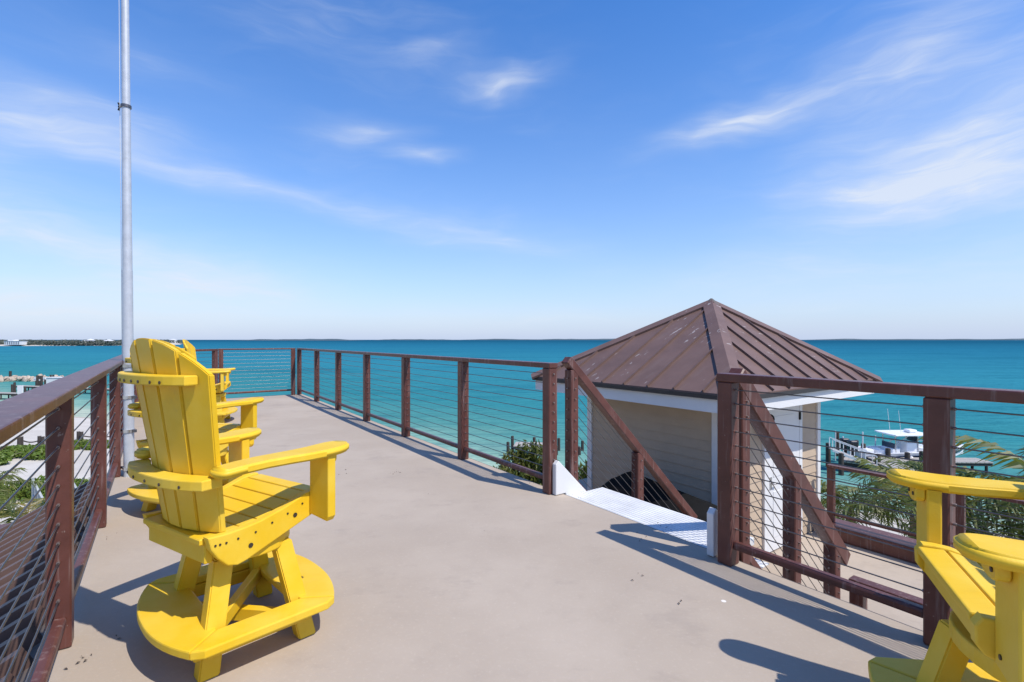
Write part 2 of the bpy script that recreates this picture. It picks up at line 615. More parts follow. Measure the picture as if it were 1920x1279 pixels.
mat('sand', (0.62, 0.57, 0.5), 0.9, bump=0.7, bscale=3.0, spec=0.15, fn=sand_fn)
verts, faces = [], []
n1, n2_ = 150, 90
for i in range(n1):
    for j in range(n2_):
        s = -170 + 290 * i / (n1 - 1)
        t = -95 + 145 * j / (n2_ - 1)
        x = SH_P.x - s * 0 + s * 0.892 + t * 0.451
        y = SH_P.y - s * 0.451 + t * 0.892
        verts.append((x, y, ground_z(x, y)))
for i in range(n1 - 1):
    for j in range(n2_ - 1):
        a = i * n2_ + j
        faces.append((a, a + n2_, a + n2_ + 1, a + 1))
tag(link('beach', raw(verts, faces, smooth=True), 'sand'), kind='structure')


def leaf_cloud(pts, nrm, size, jitter=0.9, aspect=0.5, upright=0.0):
    """many small leaf faces: pts (n,3), nrm (n,3) rough facing; returns a mesh"""
    n = len(pts)
    d = nrm + rng.normal(0, jitter, (n, 3))
    d /= np.linalg.norm(d, axis=1)[:, None] + 1e-9
    ax = rng.normal(0, 1, (n, 3))
    ax[:, 2] += upright
    ax -= d * (ax * d).sum(1)[:, None]
    ax /= np.linalg.norm(ax, axis=1)[:, None] + 1e-9
    bx = np.cross(d, ax)
    s = (size * rng.uniform(0.6, 1.35, n))[:, None]
    v = np.empty((n, 4, 3))
    v[:, 0] = pts - ax * s
    v[:, 1] = pts + bx * s * aspect + d * s * 0.12
    v[:, 2] = pts + ax * s
    v[:, 3] = pts - bx * s * aspect + d * s * 0.12
    f = np.arange(n * 4).reshape(n, 4)
    me = bpy.data.meshes.new('leaves')
    me.from_pydata(v.reshape(-1, 3).tolist(), [], f.tolist())
    me.update()
    return me


def blob_points(blobs, n, shell=0.55):
    """points spread through a union of ellipsoids (centre, radii), denser near their surfaces"""
    w = np.array([b[1][0] * b[1][1] * b[1][2] for b in blobs]) ** 0.67
    k = rng.choice(len(blobs), n, p=w / w.sum())
    d = rng.normal(0, 1, (n, 3))
    d /= np.linalg.norm(d, axis=1)[:, None]
    r = (shell + (1 - shell) * rng.random(n) ** 0.6)[:, None]
    c = np.array([b[0] for b in blobs])[k]
    rad = np.array([b[1] for b in blobs])[k]
    return c + d * r * rad, d


# far headland on the left, with woods, a strip of beach and houses
def headland():
    pts = [(-1500, 560), (-1000, 660), (-722, 705), (-600, 740), (-600, 900), (-830, 1260), (-1260, 1800), (-2200, 2200), (-3200, 1500)]
    bm = bmesh.new()
    n = len(pts)
    cx, cy = -1300, 1200
    rings = []
    for k, (sc, z) in enumerate(((1.0, SEA_Z - 0.5), (0.985, SEA_Z + 0.9), (0.965, SEA_Z + 1.6), (0.90, SEA_Z + 3.0), (0.5, SEA_Z + 4))):
        rings.append([bm.verts.new((cx + (x - cx) * sc, cy + (y - cy) * sc, z)) for x, y in pts])
    for r0, r1 in zip(rings, rings[1:]):
        for i in range(n):
            bm.faces.new((r0[i], r0[(i + 1) % n], r1[(i + 1) % n], r1[i]))
    bm.faces.new(rings[-1])
    tag(link('headland', bm_mesh(bm, smooth=True), 'sand'), kind='structure')
    # a far wood that reads as one mass
    P, N = [], []
    blobs = []
    for i in range(520):
        k = random.random()
        Z = random.uniform(725, 820) if i < 330 else random.uniform(820, 1500)
        x = random.uniform(-1.05 * Z, (-0.80 if Z < 760 else -0.70) * Z)
        if Z > 900:
            x = random.uniform(-1.05 * Z, -0.665 * Z)
        h = random.uniform(2.0, 3.9) * (1.0 if Z < 900 else 1.5)
        blobs.append(((x, Z, SEA_Z + 2.0 + h * 0.4), (random.uniform(6, 14), random.uniform(5, 9), h)))
    p, d = blob_points(blobs, 26000, 0.7)
    tag(link('woodland', leaf_cloud(p, d, 1.2, 0.7, 0.7), 'hazed_wood_leaf'),
        'low dark green coastal wood along the far left headland', 'woods', kind='stuff')
    # houses
    spec = [(((13 + 47) / 2, 0), 716, 22, 12, 5.2, 'flat', 'long white house on the far headland shore, leftmost of its houses'),
            ((158, 0), 775, 9, 9, 4.0, 'hip', 'small white house among trees at the middle of the far headland'),
            ((170, 0), 775, 7, 9, 6.5, 'hip', 'tall white house with a peaked roof on the far headland'),
            ((204, 0), 800, 12, 10, 5.5, 'hip', 'pale house on the far headland close beside the flagpole'),
            ((325, 0), 1150, 12, 10, 7.0, 'hip', 'tiny white house on the far headland above the nearest chair back')]
    for (pxx, _), Z, w, dep, h, rf, lab in spec:
        X = (pxx - 960) * Z / FPX
        t = thing('far_house', lab, 'house', (X, Z, SEA_Z + 1.6), group='houses on the far headland')
        link('wall', box((0, 0, h / 2), (w, dep, h)), 'white_paint', t)
        if rf == 'hip':
            bm = bmesh.new()
            e = 0.6
            base = [bm.verts.new(v) for v in ((-w / 2 - e, -dep / 2 - e, h + .02), (w / 2 + e, -dep / 2 - e, h + .02), (w / 2 + e, dep / 2 + e, h + .02), (-w / 2 - e, dep / 2 + e, h + .02))]
            ap = bm.verts.new((0, 0, h + 2.4))
            bm.faces.new(base)
            for i in range(4):
                bm.faces.new((base[i], base[(i + 1) % 4], ap))
            link('roof', bm_mesh(bm), 'white_paint', t)
        else:
            link('roof', box((0, 0, h + 0.2), (w + 0.8, dep + 0.8, 0.4)), 'white_paint', t)
            link('upper_storey', box((-w * 0.18, 0, h + 1.4), (w * 0.34, dep * 0.7, 2.0)), 'white_paint', t)
        nw = max(2, int(w / 3))
        wm = box((0, 0, 0), (1.3, 0.16, 1.5))
        for k in range(nw):
            for zz in ((1.6, 4.0) if h > 4.5 else (2.0,)):
                link('window', wm, 'window_dark', t, loc=(-w / 2 + (k + 0.5) * w / nw, -dep / 2 - 0.02, zz))


headland()


def far_island(x0, x1, Z, h, label, lumps=40):
    X0, X1 = (x0 - 960) * Z / FPX, (x1 - 960) * Z / FPX
    bm = bmesh.new()
    n = lumps
    front, top, back = [], [], []
    for i in range(n + 1):
        t = i / n
        x = X0 + (X1 - X0) * t
        env = min(1, 6 * t, 6 * (1 - t))
        hh = h * env * (0.72 + 0.5 * noise.noise((x * 0.0011, Z * 0.001, 1.0)) + 0.22 * noise.noise((x * 0.008, 3.0, 1.0)))
        front.append(bm.verts.new((x, Z, SEA_Z - 0.3)))
        top.append(bm.verts.new((x, Z + 180, SEA_Z + max(hh, 0.1))))
        back.append(bm.verts.new((x, Z + 700, SEA_Z - 0.3)))
    for i in range(n):
        bm.faces.new((front[i], front[i + 1], top[i + 1], top[i]))
        bm.faces.new((top[i], top[i + 1], back[i + 1], back[i]))
    bm.faces.new(front[::-1] + [])if False else None
    o = link('island', bm_mesh(bm), 'hazed_land')
    o['kind'] = 'structure'
    o['label'] = label


far_island(430, 660, 5200, 26, 'low dark island on the horizon left of centre')
far_island(690, 860, 9000, 24, 'thin dark island on the horizon above the long railing')
far_island(840, 1330, 11000, 34, 'long thin island line on the horizon behind the hut roof')
far_island(1480, 2150, 9000, 31, 'long thin island line on the horizon right of the hut roof')

# ------------------------------------------------------------------ decks and house
bm = bmesh.new()
poly = [(-5.5, 0.07), (10.66, 0.07), (10.66, -1.66), (8.9, -3.02), (-5.5, -3.02)]
top = [bm.verts.new(H(a, b, 0.0)) for a, b in poly]
bot = [bm.verts.new(H(a, b, -0.24)) for a, b in poly]
bm.faces.new(top)
bm.faces.new(bot[::-1])
for i in range(len(poly)):
    j = (i + 1) % len(poly)
    bm.faces.new((top[i], bot[i], bot[j], top[j]))
deck = tag(link('deck_floor', bm_mesh(bm), 'deck_coating'), kind='structure')
link('edge_trim', hbox(-5.5, 10.66, 0.073, 0.09, -0.26, -0.006), 'deck_edge', deck)
link('edge_trim', hbox(10.663, 10.68, -1.66, 0.09, -0.26, -0.006), 'deck_edge', deck)

ld = tag(link('lower_deck_floor', hbox(-7.0, 6.2, 0.10, 6.15, FLOOR2 - 0.25, FLOOR2), 'deck_coating'), kind='structure')
link('kerb', hbox(-7.0, 1.85, 5.55, 5.95, FLOOR2 + 0.003, FLOOR2 + 0.21, 0.012), 'brown_paint', ld)

house = thing('house', 'beige multi-storey beach house that carries the brown-railed decks', 'house', H(0, 0, -7.0))


def house_part(name, me, m):
    o = link(name, me, m)
    o.parent = house
    o.matrix_parent_inverse = house.matrix_world.inverted() if False else Matrix.Translation(-house.location)
    return o


house_part('wall', hbox(-5.4, 8.6, -2.9, 0.02, -7.6, -0.245), 'house_stucco')
house_part('wall', hbox(-6.9, 6.1, 0.12, 6.05, -7.6, FLOOR2 - 0.255), 'house_stucco')
house_part('wall', hbox(8.6, 10.5, -1.5, 0.02, -7.6, -0.245), 'house_stucco')

# the brown metal roof that falls away below the left railing
SL = math.tan(R(28))
RB0, RB1, RA1 = -3.06, -6.3, 4.66
bm = bmesh.new()
vs = [H(-5.5, RB0, -0.13), H(RA1, RB0, -0.13), H(RA1, RB1, -0.13 + (RB1 - RB0) * SL), H(-5.5, RB1, -0.13 + (RB1 - RB0) * SL)]
tp = [bm.verts.new(v) for v in vs]
bt = [bm.verts.new(v - Vector((0, 0, 0.06))) for v in vs]
bm.faces.new(tp)
bm.faces.new(bt[::-1])
for i in range(4):
    bm.faces.new((tp[i], bt[i], bt[(i + 1) % 4], tp[(i + 1) % 4]))
lroof = house_part('roof', bm_mesh(bm), 'grey_brown_roof')
k = 0
a = RA1 - 0.02
while a > -2.6:
    me = beam(H(a, RB0 - 0.01, -0.115), H(a, RB1, -0.115 + (RB1 - RB0) * SL), 0.05, 0.125)
    o = link('roof_seam', me, 'brown_seam', lroof)
    o.matrix_parent_inverse = Matrix.Identity(4)
    a -= 0.205
house_part('roof_edge', beam(H(RA1 + 0.035, RB0, -0.12), H(RA1 + 0.035, RB1, -0.12 + (RB1 - RB0) * SL), 0.05, 0.12), 'dark_edge')
house_part('parapet', hbox(4.8, 5.1, -8.5, -3.2, -0.72, -0.50, 0.01), 'brown_paint')
house_part('wall', hbox(-5.4, 5.05, -6.2, -2.95, -7.6, -2.3), 'house_stucco')

# ------------------------------------------------------------------ cable railings
RH = 1.07
CABLE_Z = [0.205 + 0.0775 * i for i in range(11)]


def fittings(pts_dirs, r=0.0065):
    bm = bmesh.new()
    for p, d in pts_dirs:
        bm_tube(bm, (p, p + d * 0.012), r, 6)
    return bm_mesh(bm)


def railing(label, runs, post_w=0.09, cap=(0.09, 0.042), z0=0.0, height=RH, group=None, post_faces=None, slack=None, cables=None, cap_shift=0.0):
    """runs: list of (a, b) post places in order along the rail"""
    t = thing('cable_railing', label, 'railing', H(*runs[0], z0))
    inv = Matrix.Translation(-t.location)

    def part(name, me, m):
        o = link(name, me, m, t)
        o.matrix_parent_inverse = inv
        return o
    cz = cables or CABLE_Z
    P = [H(a, b, z0) for a, b in runs]
    for i, p in enumerate(P):
        d = (P[min(i + 1, len(P) - 1)] - P[max(i - 1, 0)]).normalized()
        rot = Matrix((Vector((d.y, -d.x, 0)), d, Vector((0, 0, 1)))).transposed()
        po = part('post', box(p + Vector((0, 0, (height - cap[1]) / 2)), (post_w, post_w, height - cap[1] - 0.002), rot, 0.006), 'brown_paint')
        fl = []
        for z in cz:
            for sg in (-1, 1):
                fl.append((p + Vector((0, 0, z)) + d * sg * (post_w / 2), d * sg))
        f = link('cable_fittings', fittings(fl), 'fitting_steel', po)
        f['kind'] = 'stuff'
    # straight stretches share a top rail and cables
    i = 0
    while i < len(P) - 1:
        j = i + 1
        d = (P[j] - P[i]).normalized()
        while j < len(P) - 1 and (P[j + 1] - P[j]).normalized().dot(d) > 0.9995:
            j += 1
        e = d * (post_w / 2 + 0.004)
        up = Vector((0, 0, height - cap[1] / 2)) + Vector((-d.y, d.x, 0)) * cap_shift
        part('top_rail', beam(P[i] + up - e, P[j] + up + e, cap[0], cap[1], 0.006, seg=2), 'brown_paint')
        for k in range(i, j):
            up2 = Vector((0, 0, 0.115))
            part('bottom_rail', beam(P[k] + up2 + d * (post_w / 2 - 0.004), P[k + 1] + up2 - d * (post_w / 2 - 0.004), 0.05, 0.042, 0.012, seg=2), 'brown_paint')
        for n, z in enumerate(cz):
            up3 = Vector((0, 0, z))
            pts = [P[i] + up3]
            for k in range(i, j):
                sag = 0.0
                if slack and (k, n) in slack:
                    sag = slack[(k, n)]
                for q in range(1, 9):
                    s = q / 8
                    pts.append(P[k].lerp(P[k + 1], s) + up3 - Vector((0, 0, (sag + 0.0015) * 4 * s * (1 - s))))
            part('cable', tube(pts, 0.0033, 5), 'cable_steel')
        i = j
    return t


rail_right = railing('long brown cable railing along the sea side of the upper deck',
                     [(1.57, 0), (3.0, 0), (4.5, 0), (6.0, 0), (7.5, 0), (9.0, 0), (10.57, 0)],
                     slack={(4, 7): 0.055, (3, 7): 0.05, (3, 5): 0.03, (5, 6): 0.03})
rail_far = railing('short brown cable railing closing the far end of the upper deck',
                   [(10.57, -0.13), (10.57, -1.56)], post_w=0.085, cap=(0.07, 0.03))
rail_bend = railing('slanted brown cable railing behind the farthest yellow chair', [(10.42, -1.68), (8.95, -2.92)], post_w=0.085)
rail_left = railing('brown cable railing with a wide cap on the left, beside the flagpole',
                    [(a, -2.95) for a in (-3.6, -2.0, -0.40, 1.16, 2.75, 4.25, 5.75, 7.25, 8.75)],
                    post_w=0.08, cap=(0.130, 0.036), cap_shift=0.006)
rail_near = railing('brown cable railing on the right, in front of the boat dock',
                    [(0.0, 0.0), (-0.93, 0.0), (-2.45, 0.0), (-3.95, 0.0)], post_w=0.086, cap=(0.09, 0.046))
rail_low = railing('low brown cable railing at the foot of the stairs on the lower deck',
                   [(-0.06, 1.62), (-1.5, 1.62), (-3.0, 1.62), (-4.5, 1.62)], z0=FLOOR2, height=1.2, cap=(0.095, 0.04))
rail_out = railing('brown cable railing along the outer edge of the lower deck by the palms',
                   [(1.78, 5.75), (0.28, 5.75), (-1.22, 5.75), (-2.72, 5.75), (-4.22, 5.75)], z0=FLOOR2 + 0.21, height=0.86, cap=(0.10, 0.04),
                   cables=[0.2 + 0.078 * i for i in range(8)])


# ------------------------------------------------------------------ stairs
stair = thing('staircase', 'white stair flight dropping from the upper deck beside the hut', 'stairs', H(0.78, 0.1, FLOOR2))
sinv = Matrix.Translation(-stair.location)


def spart(name, me, m, t=stair, inv=sinv):
    o = link(name, me, m, t)
    o.matrix_parent_inverse = inv
    return o


# top tread: white slats with narrow gaps
A0, A1 = 0.128, 1.478
rise = -FLOOR2 / 8
RUN = 0.205
for s in range(8):
    z = -0.018 - (rise * s)
    b0 = 0.095 + (0.0 if s == 0 else 0.36 + RUN * (s - 1))
    dep = 0.42 if s == 0 else 0.25
    n = 13 if s == 0 else 5
    w = dep / n
    if s == 0:
        spart('tread_base', hbox(A0, A1, b0 + 0.003, b0 + dep - 0.003, z - 0.045, z - 0.012), 'white_step')
    for i in range(n):
        spart('tread_slat', hbox(A0 + 0.002, A1 - 0.002, b0 + i * w + 0.0025, b0 + (i + 1) * w - 0.0025, z - 0.012 + (0.001 if s == 0 else 0), z, 0.002), 'white_step')
SS = -FLOOR2 / (0.36 + RUN * 7)


def stringer(a0, a1):
    pts = [(-0.012, 0.004), (-0.012, 0.25), (0.018, 0.28), (0.018 + (0.28 - FLOOR2 - 0.02) / 0.97, FLOOR2 + 0.02), (1.62, FLOOR2 + 0.02), (0.094, -0.24), (0.094, 0.004)]
    bm = bmesh.new()
    r0 = [bm.verts.new(H(a0, b, z)) for b, z in pts]
    r1 = [bm.verts.new(H(a1, b, z)) for b, z in pts]
    bm.faces.new(r0)
    bm.faces.new(r1[::-1])
    for i in range(len(pts)):
        j = (i + 1) % len(pts)
        bm.faces.new((r0[i], r1[i], r1[j], r0[j]))
    bmesh.ops.recalc_face_normals(bm, faces=bm.faces)
    bmesh.ops.bevel(bm, geom=list(bm.edges), offset=0.004, segments=1, affect='EDGES')
    return bm_mesh(bm)


spart('stringer', stringer(A1, A1 + 0.045), 'white_paint')
spart('stringer', stringer(A0 - 0.045, A0), 'white_paint')


def stair_rail(label, a, posts, b_end, slope, z_top=1.05, aw=0.085, hh=0.075):
    t = thing('stair_railing', label, 'railing', H(a, posts[0], 0))
    inv = Matrix.Translation(-t.location)
    b0 = posts[0]

    def zt(b):
        return z_top - (b - b0) * slope
    for i, b in enumerate(posts):
        lo = -0.22 if i == 0 else max(FLOOR2, zt(b) - 1.35)
        hi = zt(b) - 0.05
        p = spart('post', hbox(a - aw / 2, a + aw / 2, b - aw / 2, b + aw / 2, lo, hi, 0.006), 'brown_paint', t, inv)
        fl = []
        for k in range(10):
            z = zt(b) - 0.12 - k * 0.088
            fl.append((H(a - aw / 2, b, z), Vector((-UX, -UY, 0))))
            fl.append((H(a, b - aw / 2, z), Vector((-VX, -VY, 0))))
        f = link('cable_fittings', fittings(fl, 0.006), 'fitting_steel', p)
        f['kind'] = 'stuff'
    spart('hand_rail', beam(H(a, b0 - 0.06, zt(b0 - 0.06) - 0.02), H(a, b_end, zt(b_end) - 0.02), 0.09, hh, 0.008), 'brown_paint', t, inv)
    spart('bottom_rail', beam(H(a, b0, zt(b0) - 0.98), H(a, b_end - 0.1, zt(b_end - 0.1) - 0.98), 0.045, 0.05, 0.008), 'brown_paint', t, inv)
    for k in range(10):
        dz = 0.135 + k * 0.083
        spart('cable', tube((H(a, b0, zt(b0) - dz), H(a, b_end - 0.12, zt(b_end - 0.12) - dz)), 0.003, 5), 'cable_steel', t, inv)
    return t


stair_rail('sloping brown stair railing on the far side of the white steps', 1.57, [0.24, 1.08, 1.86], 1.95, 0.965, 1.055)
stair_rail('sloping brown stair railing on the near side, behind the right railing', 0.03, [0.17, 0.80, 1.40], 1.58, 0.985, 1.02, hh=0.11)

# ------------------------------------------------------------------ hut with the hipped metal roof
HA0, HA1, HB0, HB1 = 1.99, 4.30, 3.08, 5.86
EA0, EA1, EB0, EB1 = 1.40, 4.98, 2.47, 6.42
EZ = 0.655
APEX = H(3.06, 4.60, EYE + (637 - 566) * 7.95 / FPX)
hut = thing('hut', 'beige clapboard hut with a brown hipped metal roof and white door', 'hut', H((HA0 + HA1) / 2, (HB0 + HB1) / 2, FLOOR2))
hinv = Matrix.Translation(-hut.location)


def hp(name, me, m, parent=hut):
    return spart(name, me, m, parent, hinv if parent is hut else Matrix.Identity(4))


WT = 0.44
core = hp('wall', hbox(HA0 + 0.03, HA1 - 0.03, HB0 + 0.03, HB1 - 0.03, FLOOR2 + 0.002, WT), 'siding')
D0, D1 = 4.25, 5.16            # door along b on the a = HA0 face
DZ = FLOOR2 + 2.06


def lap(face, s0, s1, z, h=0.128):
    """one clapboard: a thin wedge, thicker at its lower edge"""
    pr = [(0.0, 0.0), (0.0205, 0.0), (0.0205, 0.004), (0.008, h - 0.002), (0.0, h - 0.003)]
    bm = bmesh.new()
    rings = []
    for s in (s0, s1):
        r = []
        for (o, zz) in pr:
            if face == 'near':      # a = HA0, looks to -u
                q = H(HA0 + 0.03 - o, s, z + zz)
            elif face == 'far':
                q = H(HA1 - 0.03 + o, s, z + zz)
            elif face == 'left':    # b = HB0, looks to -v
                q = H(s, HB0 + 0.03 - o, z + zz)
            else:
                q = H(s, HB1 - 0.03 + o, z + zz)
            r.append(bm.verts.new(q))
        rings.append(r)
    bm.faces.new(rings[0])
    bm.faces.new(rings[1][::-1])
    for i in range(5):
        j = (i + 1) % 5
        bm.faces.new((rings[0][i], rings[1][i], rings[1][j], rings[0][j]))
    return bm_mesh(bm)


z = FLOOR2 + 0.02
while z < WT - 0.02:
    hh = min(0.128, WT - z)
    hp('siding_board', lap('left', HA0 + 0.06, HA1 - 0.06, z, hh), 'siding', core)
    hp('siding_board', lap('right', HA0 + 0.06, HA1 - 0.06, z, hh), 'siding', core)
    hp('siding_board', lap('far', HB0 + 0.06, HB1 - 0.06, z, hh), 'siding', core)
    if z + 0.128 < DZ + 0.09:
        hp('siding_board', lap('near', HB0 + 0.06, D0 - 0.09, z, hh), 'siding', core)
        hp('siding_board', lap('near', D1 + 0.09, HB1 - 0.06, z, hh), 'siding', core)
    else:
        hp('siding_board', lap('near', HB0 + 0.06, HB1 - 0.06, z, hh), 'siding', core)
    z += 0.128
for (a, b) in ((HA0, HB0), (HA0, HB1), (HA1, HB0), (HA1, HB1)):
    sa, sb = (1 if a == HA0 else -1), (1 if b == HB0 else -1)
    ca, cb = a + sa * 0.035, b + sb * 0.035
    hp('corner_trim', hbox(min(a - sa * 0.012, a + sa * 0.085), max(a - sa * 0.012, a + sa * 0.085),
                           min(b - sb * 0.012, b + sb * 0.085), max(b - sb * 0.012, b + sb * 0.085), FLOOR2 + 0.004, WT + 0.002, 0.004), 'white_paint')
# door
door = hp('door', hbox(HA0 - 0.018, HA0 + 0.03, D0, D1, FLOOR2 + 0.02, DZ, 0.004), 'white_paint')
for (z0, z1) in ((FLOOR2 + 0.2, FLOOR2 + 0.85), (FLOOR2 + 1.05, FLOOR2 + 1.9)):
    hp('panel', hbox(HA0 - 0.024, HA0 - 0.017, D0 + 0.14, D1 - 0.14, z0, z1, 0.004), 'white_paint', door)
bm = bmesh.new()
hz = FLOOR2 + 0.98
bm_tube(bm, (H(HA0 - 0.017, D0 + 0.07, hz), H(HA0 - 0.07, D0 + 0.07, hz), H(HA0 - 0.075, D0 + 0.19, hz)), 0.012, 6)
bm_box(bm, H(HA0 - 0.022, D0 + 0.07, hz), (0.05, 0.012, 0.17), AXES)
hp('handle', bm_mesh(bm), 'bright_steel', door)
for zz in (FLOOR2 + 0.25, FLOOR2 + 1.05, FLOOR2 + 1.85):
    hp('hinge', hbox(HA0 - 0.036, HA0 - 0.0185, D1 - 0.02, D1 + 0.02, zz - 0.06, zz + 0.06), 'iron', door)
for b0, b1 in ((D0 - 0.09, D0 - 0.003), (D1 + 0.003, D1 + 0.09)):
    hp('door_frame', hbox(HA0 - 0.022, HA0 + 0.03, b0, b1, FLOOR2 + 0.01, DZ + 0.09, 0.003), 'white_paint')
hp('door_frame', hbox(HA0 - 0.020, HA0 + 0.03, D0 - 0.002, D1 + 0.002, DZ + 0.004, DZ + 0.088, 0.003), 'white_paint')
# eaves
hp('soffit', hbox(EA0 + 0.06, EA1 - 0.06, EB0 + 0.06, EB1 - 0.06, WT + 0.004, WT + 0.02), 'white_paint')
FZ0, FZ1 = 0.43, EZ - 0.055
for (a0, a1, b0, b1) in ((EA0 + 0.03, EA0 + 0.055, EB0 + 0.03, EB1 - 0.03), (EA1 - 0.055, EA1 - 0.03, EB0 + 0.03, EB1 - 0.03),
                         (EA0 + 0.058, EA1 - 0.058, EB0 + 0.03, EB0 + 0.055), (EA0 + 0.058, EA1 - 0.058, EB1 - 0.055, EB1 - 0.03)):
    hp('fascia', hbox(a0, a1, b0, b1, FZ0, FZ1, 0.002), 'white_paint')
C4 = [H(EA0, EB0, EZ), H(EA0, EB1, EZ), H(EA1, EB1, EZ), H(EA1, EB0, EZ)]
NM = ['near', 'right', 'far', 'left']
roof_m = []
for i in range(4):
    p, q = C4[i], C4[(i + 1) % 4]
    mid = (p + q) / 2
    run = (q - p).normalized()
    rise_v = APEX - mid
    nrm = run.cross(APEX - p).normalized()
    if nrm.z < 0:
        nrm = -nrm
    bm = bmesh.new()
    tv = [bm.verts.new(x) for x in (p, q, APEX)]
    dn = Vector((0, 0, -0.02))
    bv = [bm.verts.new(x + dn) for x in (p, q, APEX)]
    bm.faces.new(tv)
    bm.faces.new(bv[::-1])
    for k in range(3):
        bm.faces.new((tv[k], bv[k], bv[(k + 1) % 3], tv[(k + 1) % 3]))
    rp = hp('roof_panel', bm_mesh(bm), 'brown_roof')
    # standing seams run straight up the slope from the eave to the hip
    L = (q - p).length
    up_slope = nrm.cross(run).normalized()
    if up_slope.z < 0:
        up_slope = -up_slope
    sa = (APEX - p).dot(run)
    hgt = (APEX - p).dot(up_slope)
    n = int(L / 0.43)
    for k in range(1, n + 1):
        s = L * k / (n + 1)
        h = hgt * (s / sa) if s < sa else hgt * ((L - s) / (L - sa))
        h -= 0.10
        if h < 0.08:
            continue
        st = p + run * s + nrm * 0.013
        me = beam(st + up_slope * 0.002, st + up_slope * h, 0.016, 0.034, 0.0, up=nrm)
        hp('roof_seam', me, 'brown_seam', rp)
    # metal drip edge
    eo = hp('drip_edge', beam(p + Vector((0, 0, -0.042)), q + Vector((0, 0, -0.042)), 0.035, 0.05), 'dark_edge', rp)
for i, c in enumerate(C4):
    d = (APEX - c)
    dn = d.normalized()
    side = Vector((-dn.y, dn.x, 0)).normalized()
    L = d.length
    # folded cap: two strips meeting on the hip line, with dark returns at their sides
    bm = bmesh.new()
    prv = C4[(i - 1) % 4] - c
    nxt = C4[(i + 1) % 4] - c
    dirs = []
    for o in (nxt, prv):
        n_ = o.cross(d)
        n_.normalize()
        if n_.z < 0:
            n_ = -n_
        w = (o - dn * o.dot(dn)).normalized()
        dirs.append((w, n_))
    up = Vector((0, 0, 0.042))
    w1, w2 = dirs[0][0] * 0.13, dirs[1][0] * 0.13
    n1_, n2v = dirs[0][1], dirs[1][1]
    ends = []
    for e in (c - dn * 0.02, APEX):
        ends.append([bm.verts.new(e + w1 + n1_ * 0.001), bm.verts.new(e + w1 + n1_ * 0.033), bm.verts.new(e + (n1_ + n2v) * 0.024),
                     bm.verts.new(e + w2 + n2v * 0.033), bm.verts.new(e + w2 + n2v * 0.001)])
    for k in range(4):
        bm.faces.new((ends[0][k], ends[0][k + 1], ends[1][k + 1], ends[1][k]))
    bm.faces.new(ends[0])
    hp('hip_cap', bm_mesh(bm), 'brown_roof')
bm = bmesh.new()
bmesh.ops.create_cone(bm, cap_ends=True, segments=8, radius1=0.15, radius2=0.015, depth=0.11, matrix=Matrix.Translation(APEX + Vector((0, 0, 0.0))))
hp('roof_cap', bm_mesh(bm), 'grey_brown_roof')

# scroll hook with a lamp on the hut's wall
lan = thing('wall_lantern', 'small black scrolled iron lantern on the hut wall beside the door', 'lantern', H(HA0 - 0.01, 4.08, FLOOR2 + 1.75))
linv = Matrix.Translation(-lan.location)
base = H(HA0, 4.08, FLOOR2 + 1.75)
out_d = Vector((-UX, -UY, 0))
bm = bmesh.new()
bm_box(bm, base + out_d * 0.012 + Vector((0, 0, 0.12)), (0.09, 0.02, 0.30), AXES)
spart('back_plate', bm_mesh(bm), 'iron', lan, linv)
pts = []
for k in range(22):
    t = k / 21
    ang = -0.4 + t * 5.6
    rr = 0.105 * (1 - 0.62 * t)
    pts.append(base + out_d * (0.13 + rr * math.cos(ang + 2.6)) + Vector((0, 0, 0.17 + rr * math.sin(ang + 2.6) * 1.2)))
spart('scroll', tube(pts, 0.011, 6), 'iron', lan, linv)
spart('arm', tube((base + Vector((0, 0, 0.02)), base + out_d * 0.07 + Vector((0, 0, 0.04)), base + out_d * 0.14 + Vector((0, 0, 0.08))), 0.011, 6), 'iron', lan, linv)
bm = bmesh.new()
bmesh.ops.create_cone(bm, cap_ends=True, segments=6, radius1=0.045, radius2=0.075, depth=0.17, matrix=Matrix.Translation(base + out_d * 0.13 + Vector((0, 0, -0.05))))
spart('glass_body', bm_mesh(bm), 'window_dark', lan, linv)
bm = bmesh.new()
bmesh.ops.create_cone(bm, cap_ends=True, segments=6, radius1=0.10, radius2=0.02, depth=0.07, matrix=Matrix.Translation(base + out_d * 0.13 + Vector((0, 0, 0.07))))
spart('cap', bm_mesh(bm), 'iron', lan, linv)

# covered grill on the lower deck in front of the hut
gc = H(2.62, 2.4, FLOOR2)
gr = thing('covered_grill', 'black fabric cover draped over a grill against the hut\'s shaded wall', 'grill cover', gc)
bm = bmesh.new()
prof = [(-1.26, 0.0, 0.72), (-1.22, 1.06, 0.74), (-0.5, 1.10, 0.76), (-0.18, 1.16, 0.72), (0.35, 1.18, 0.70), (0.62, 0.95, 0.62), (0.95, 0.82, 0.60), (1.0, 0.0, 0.58)]  # low end of the cover drawn out and raised to stand in for shadow
prev = None
nn = 9
grid = []
for (s, h, w) in prof:
    row = []
    for k in range(nn):
        t = k / (nn - 1)
        x = (t - 0.5) * w * (1.08 if 0 < k < nn - 1 else 1.0)
        zz = h * (0.02 if k in (0, nn - 1) else (0.9 if k in (1, nn - 2) else 1.0)) + 0.02 * math.sin(s * 7 + k)
        q = H(2.62 + s, 2.4 + x, FLOOR2 + max(0.012, zz if h > 0 else 0.012))
        row.append(bm.verts.new(q))
    grid.append(row)
for r0, r1 in zip(grid, grid[1:]):
    for k in range(nn - 1):
        bm.faces.new((r0[k], r0[k + 1], r1[k + 1], r1[k]))
cv = spart('cover', bm_mesh(bm, smooth=True), 'black_cover', gr, Matrix.Translation(-gc))
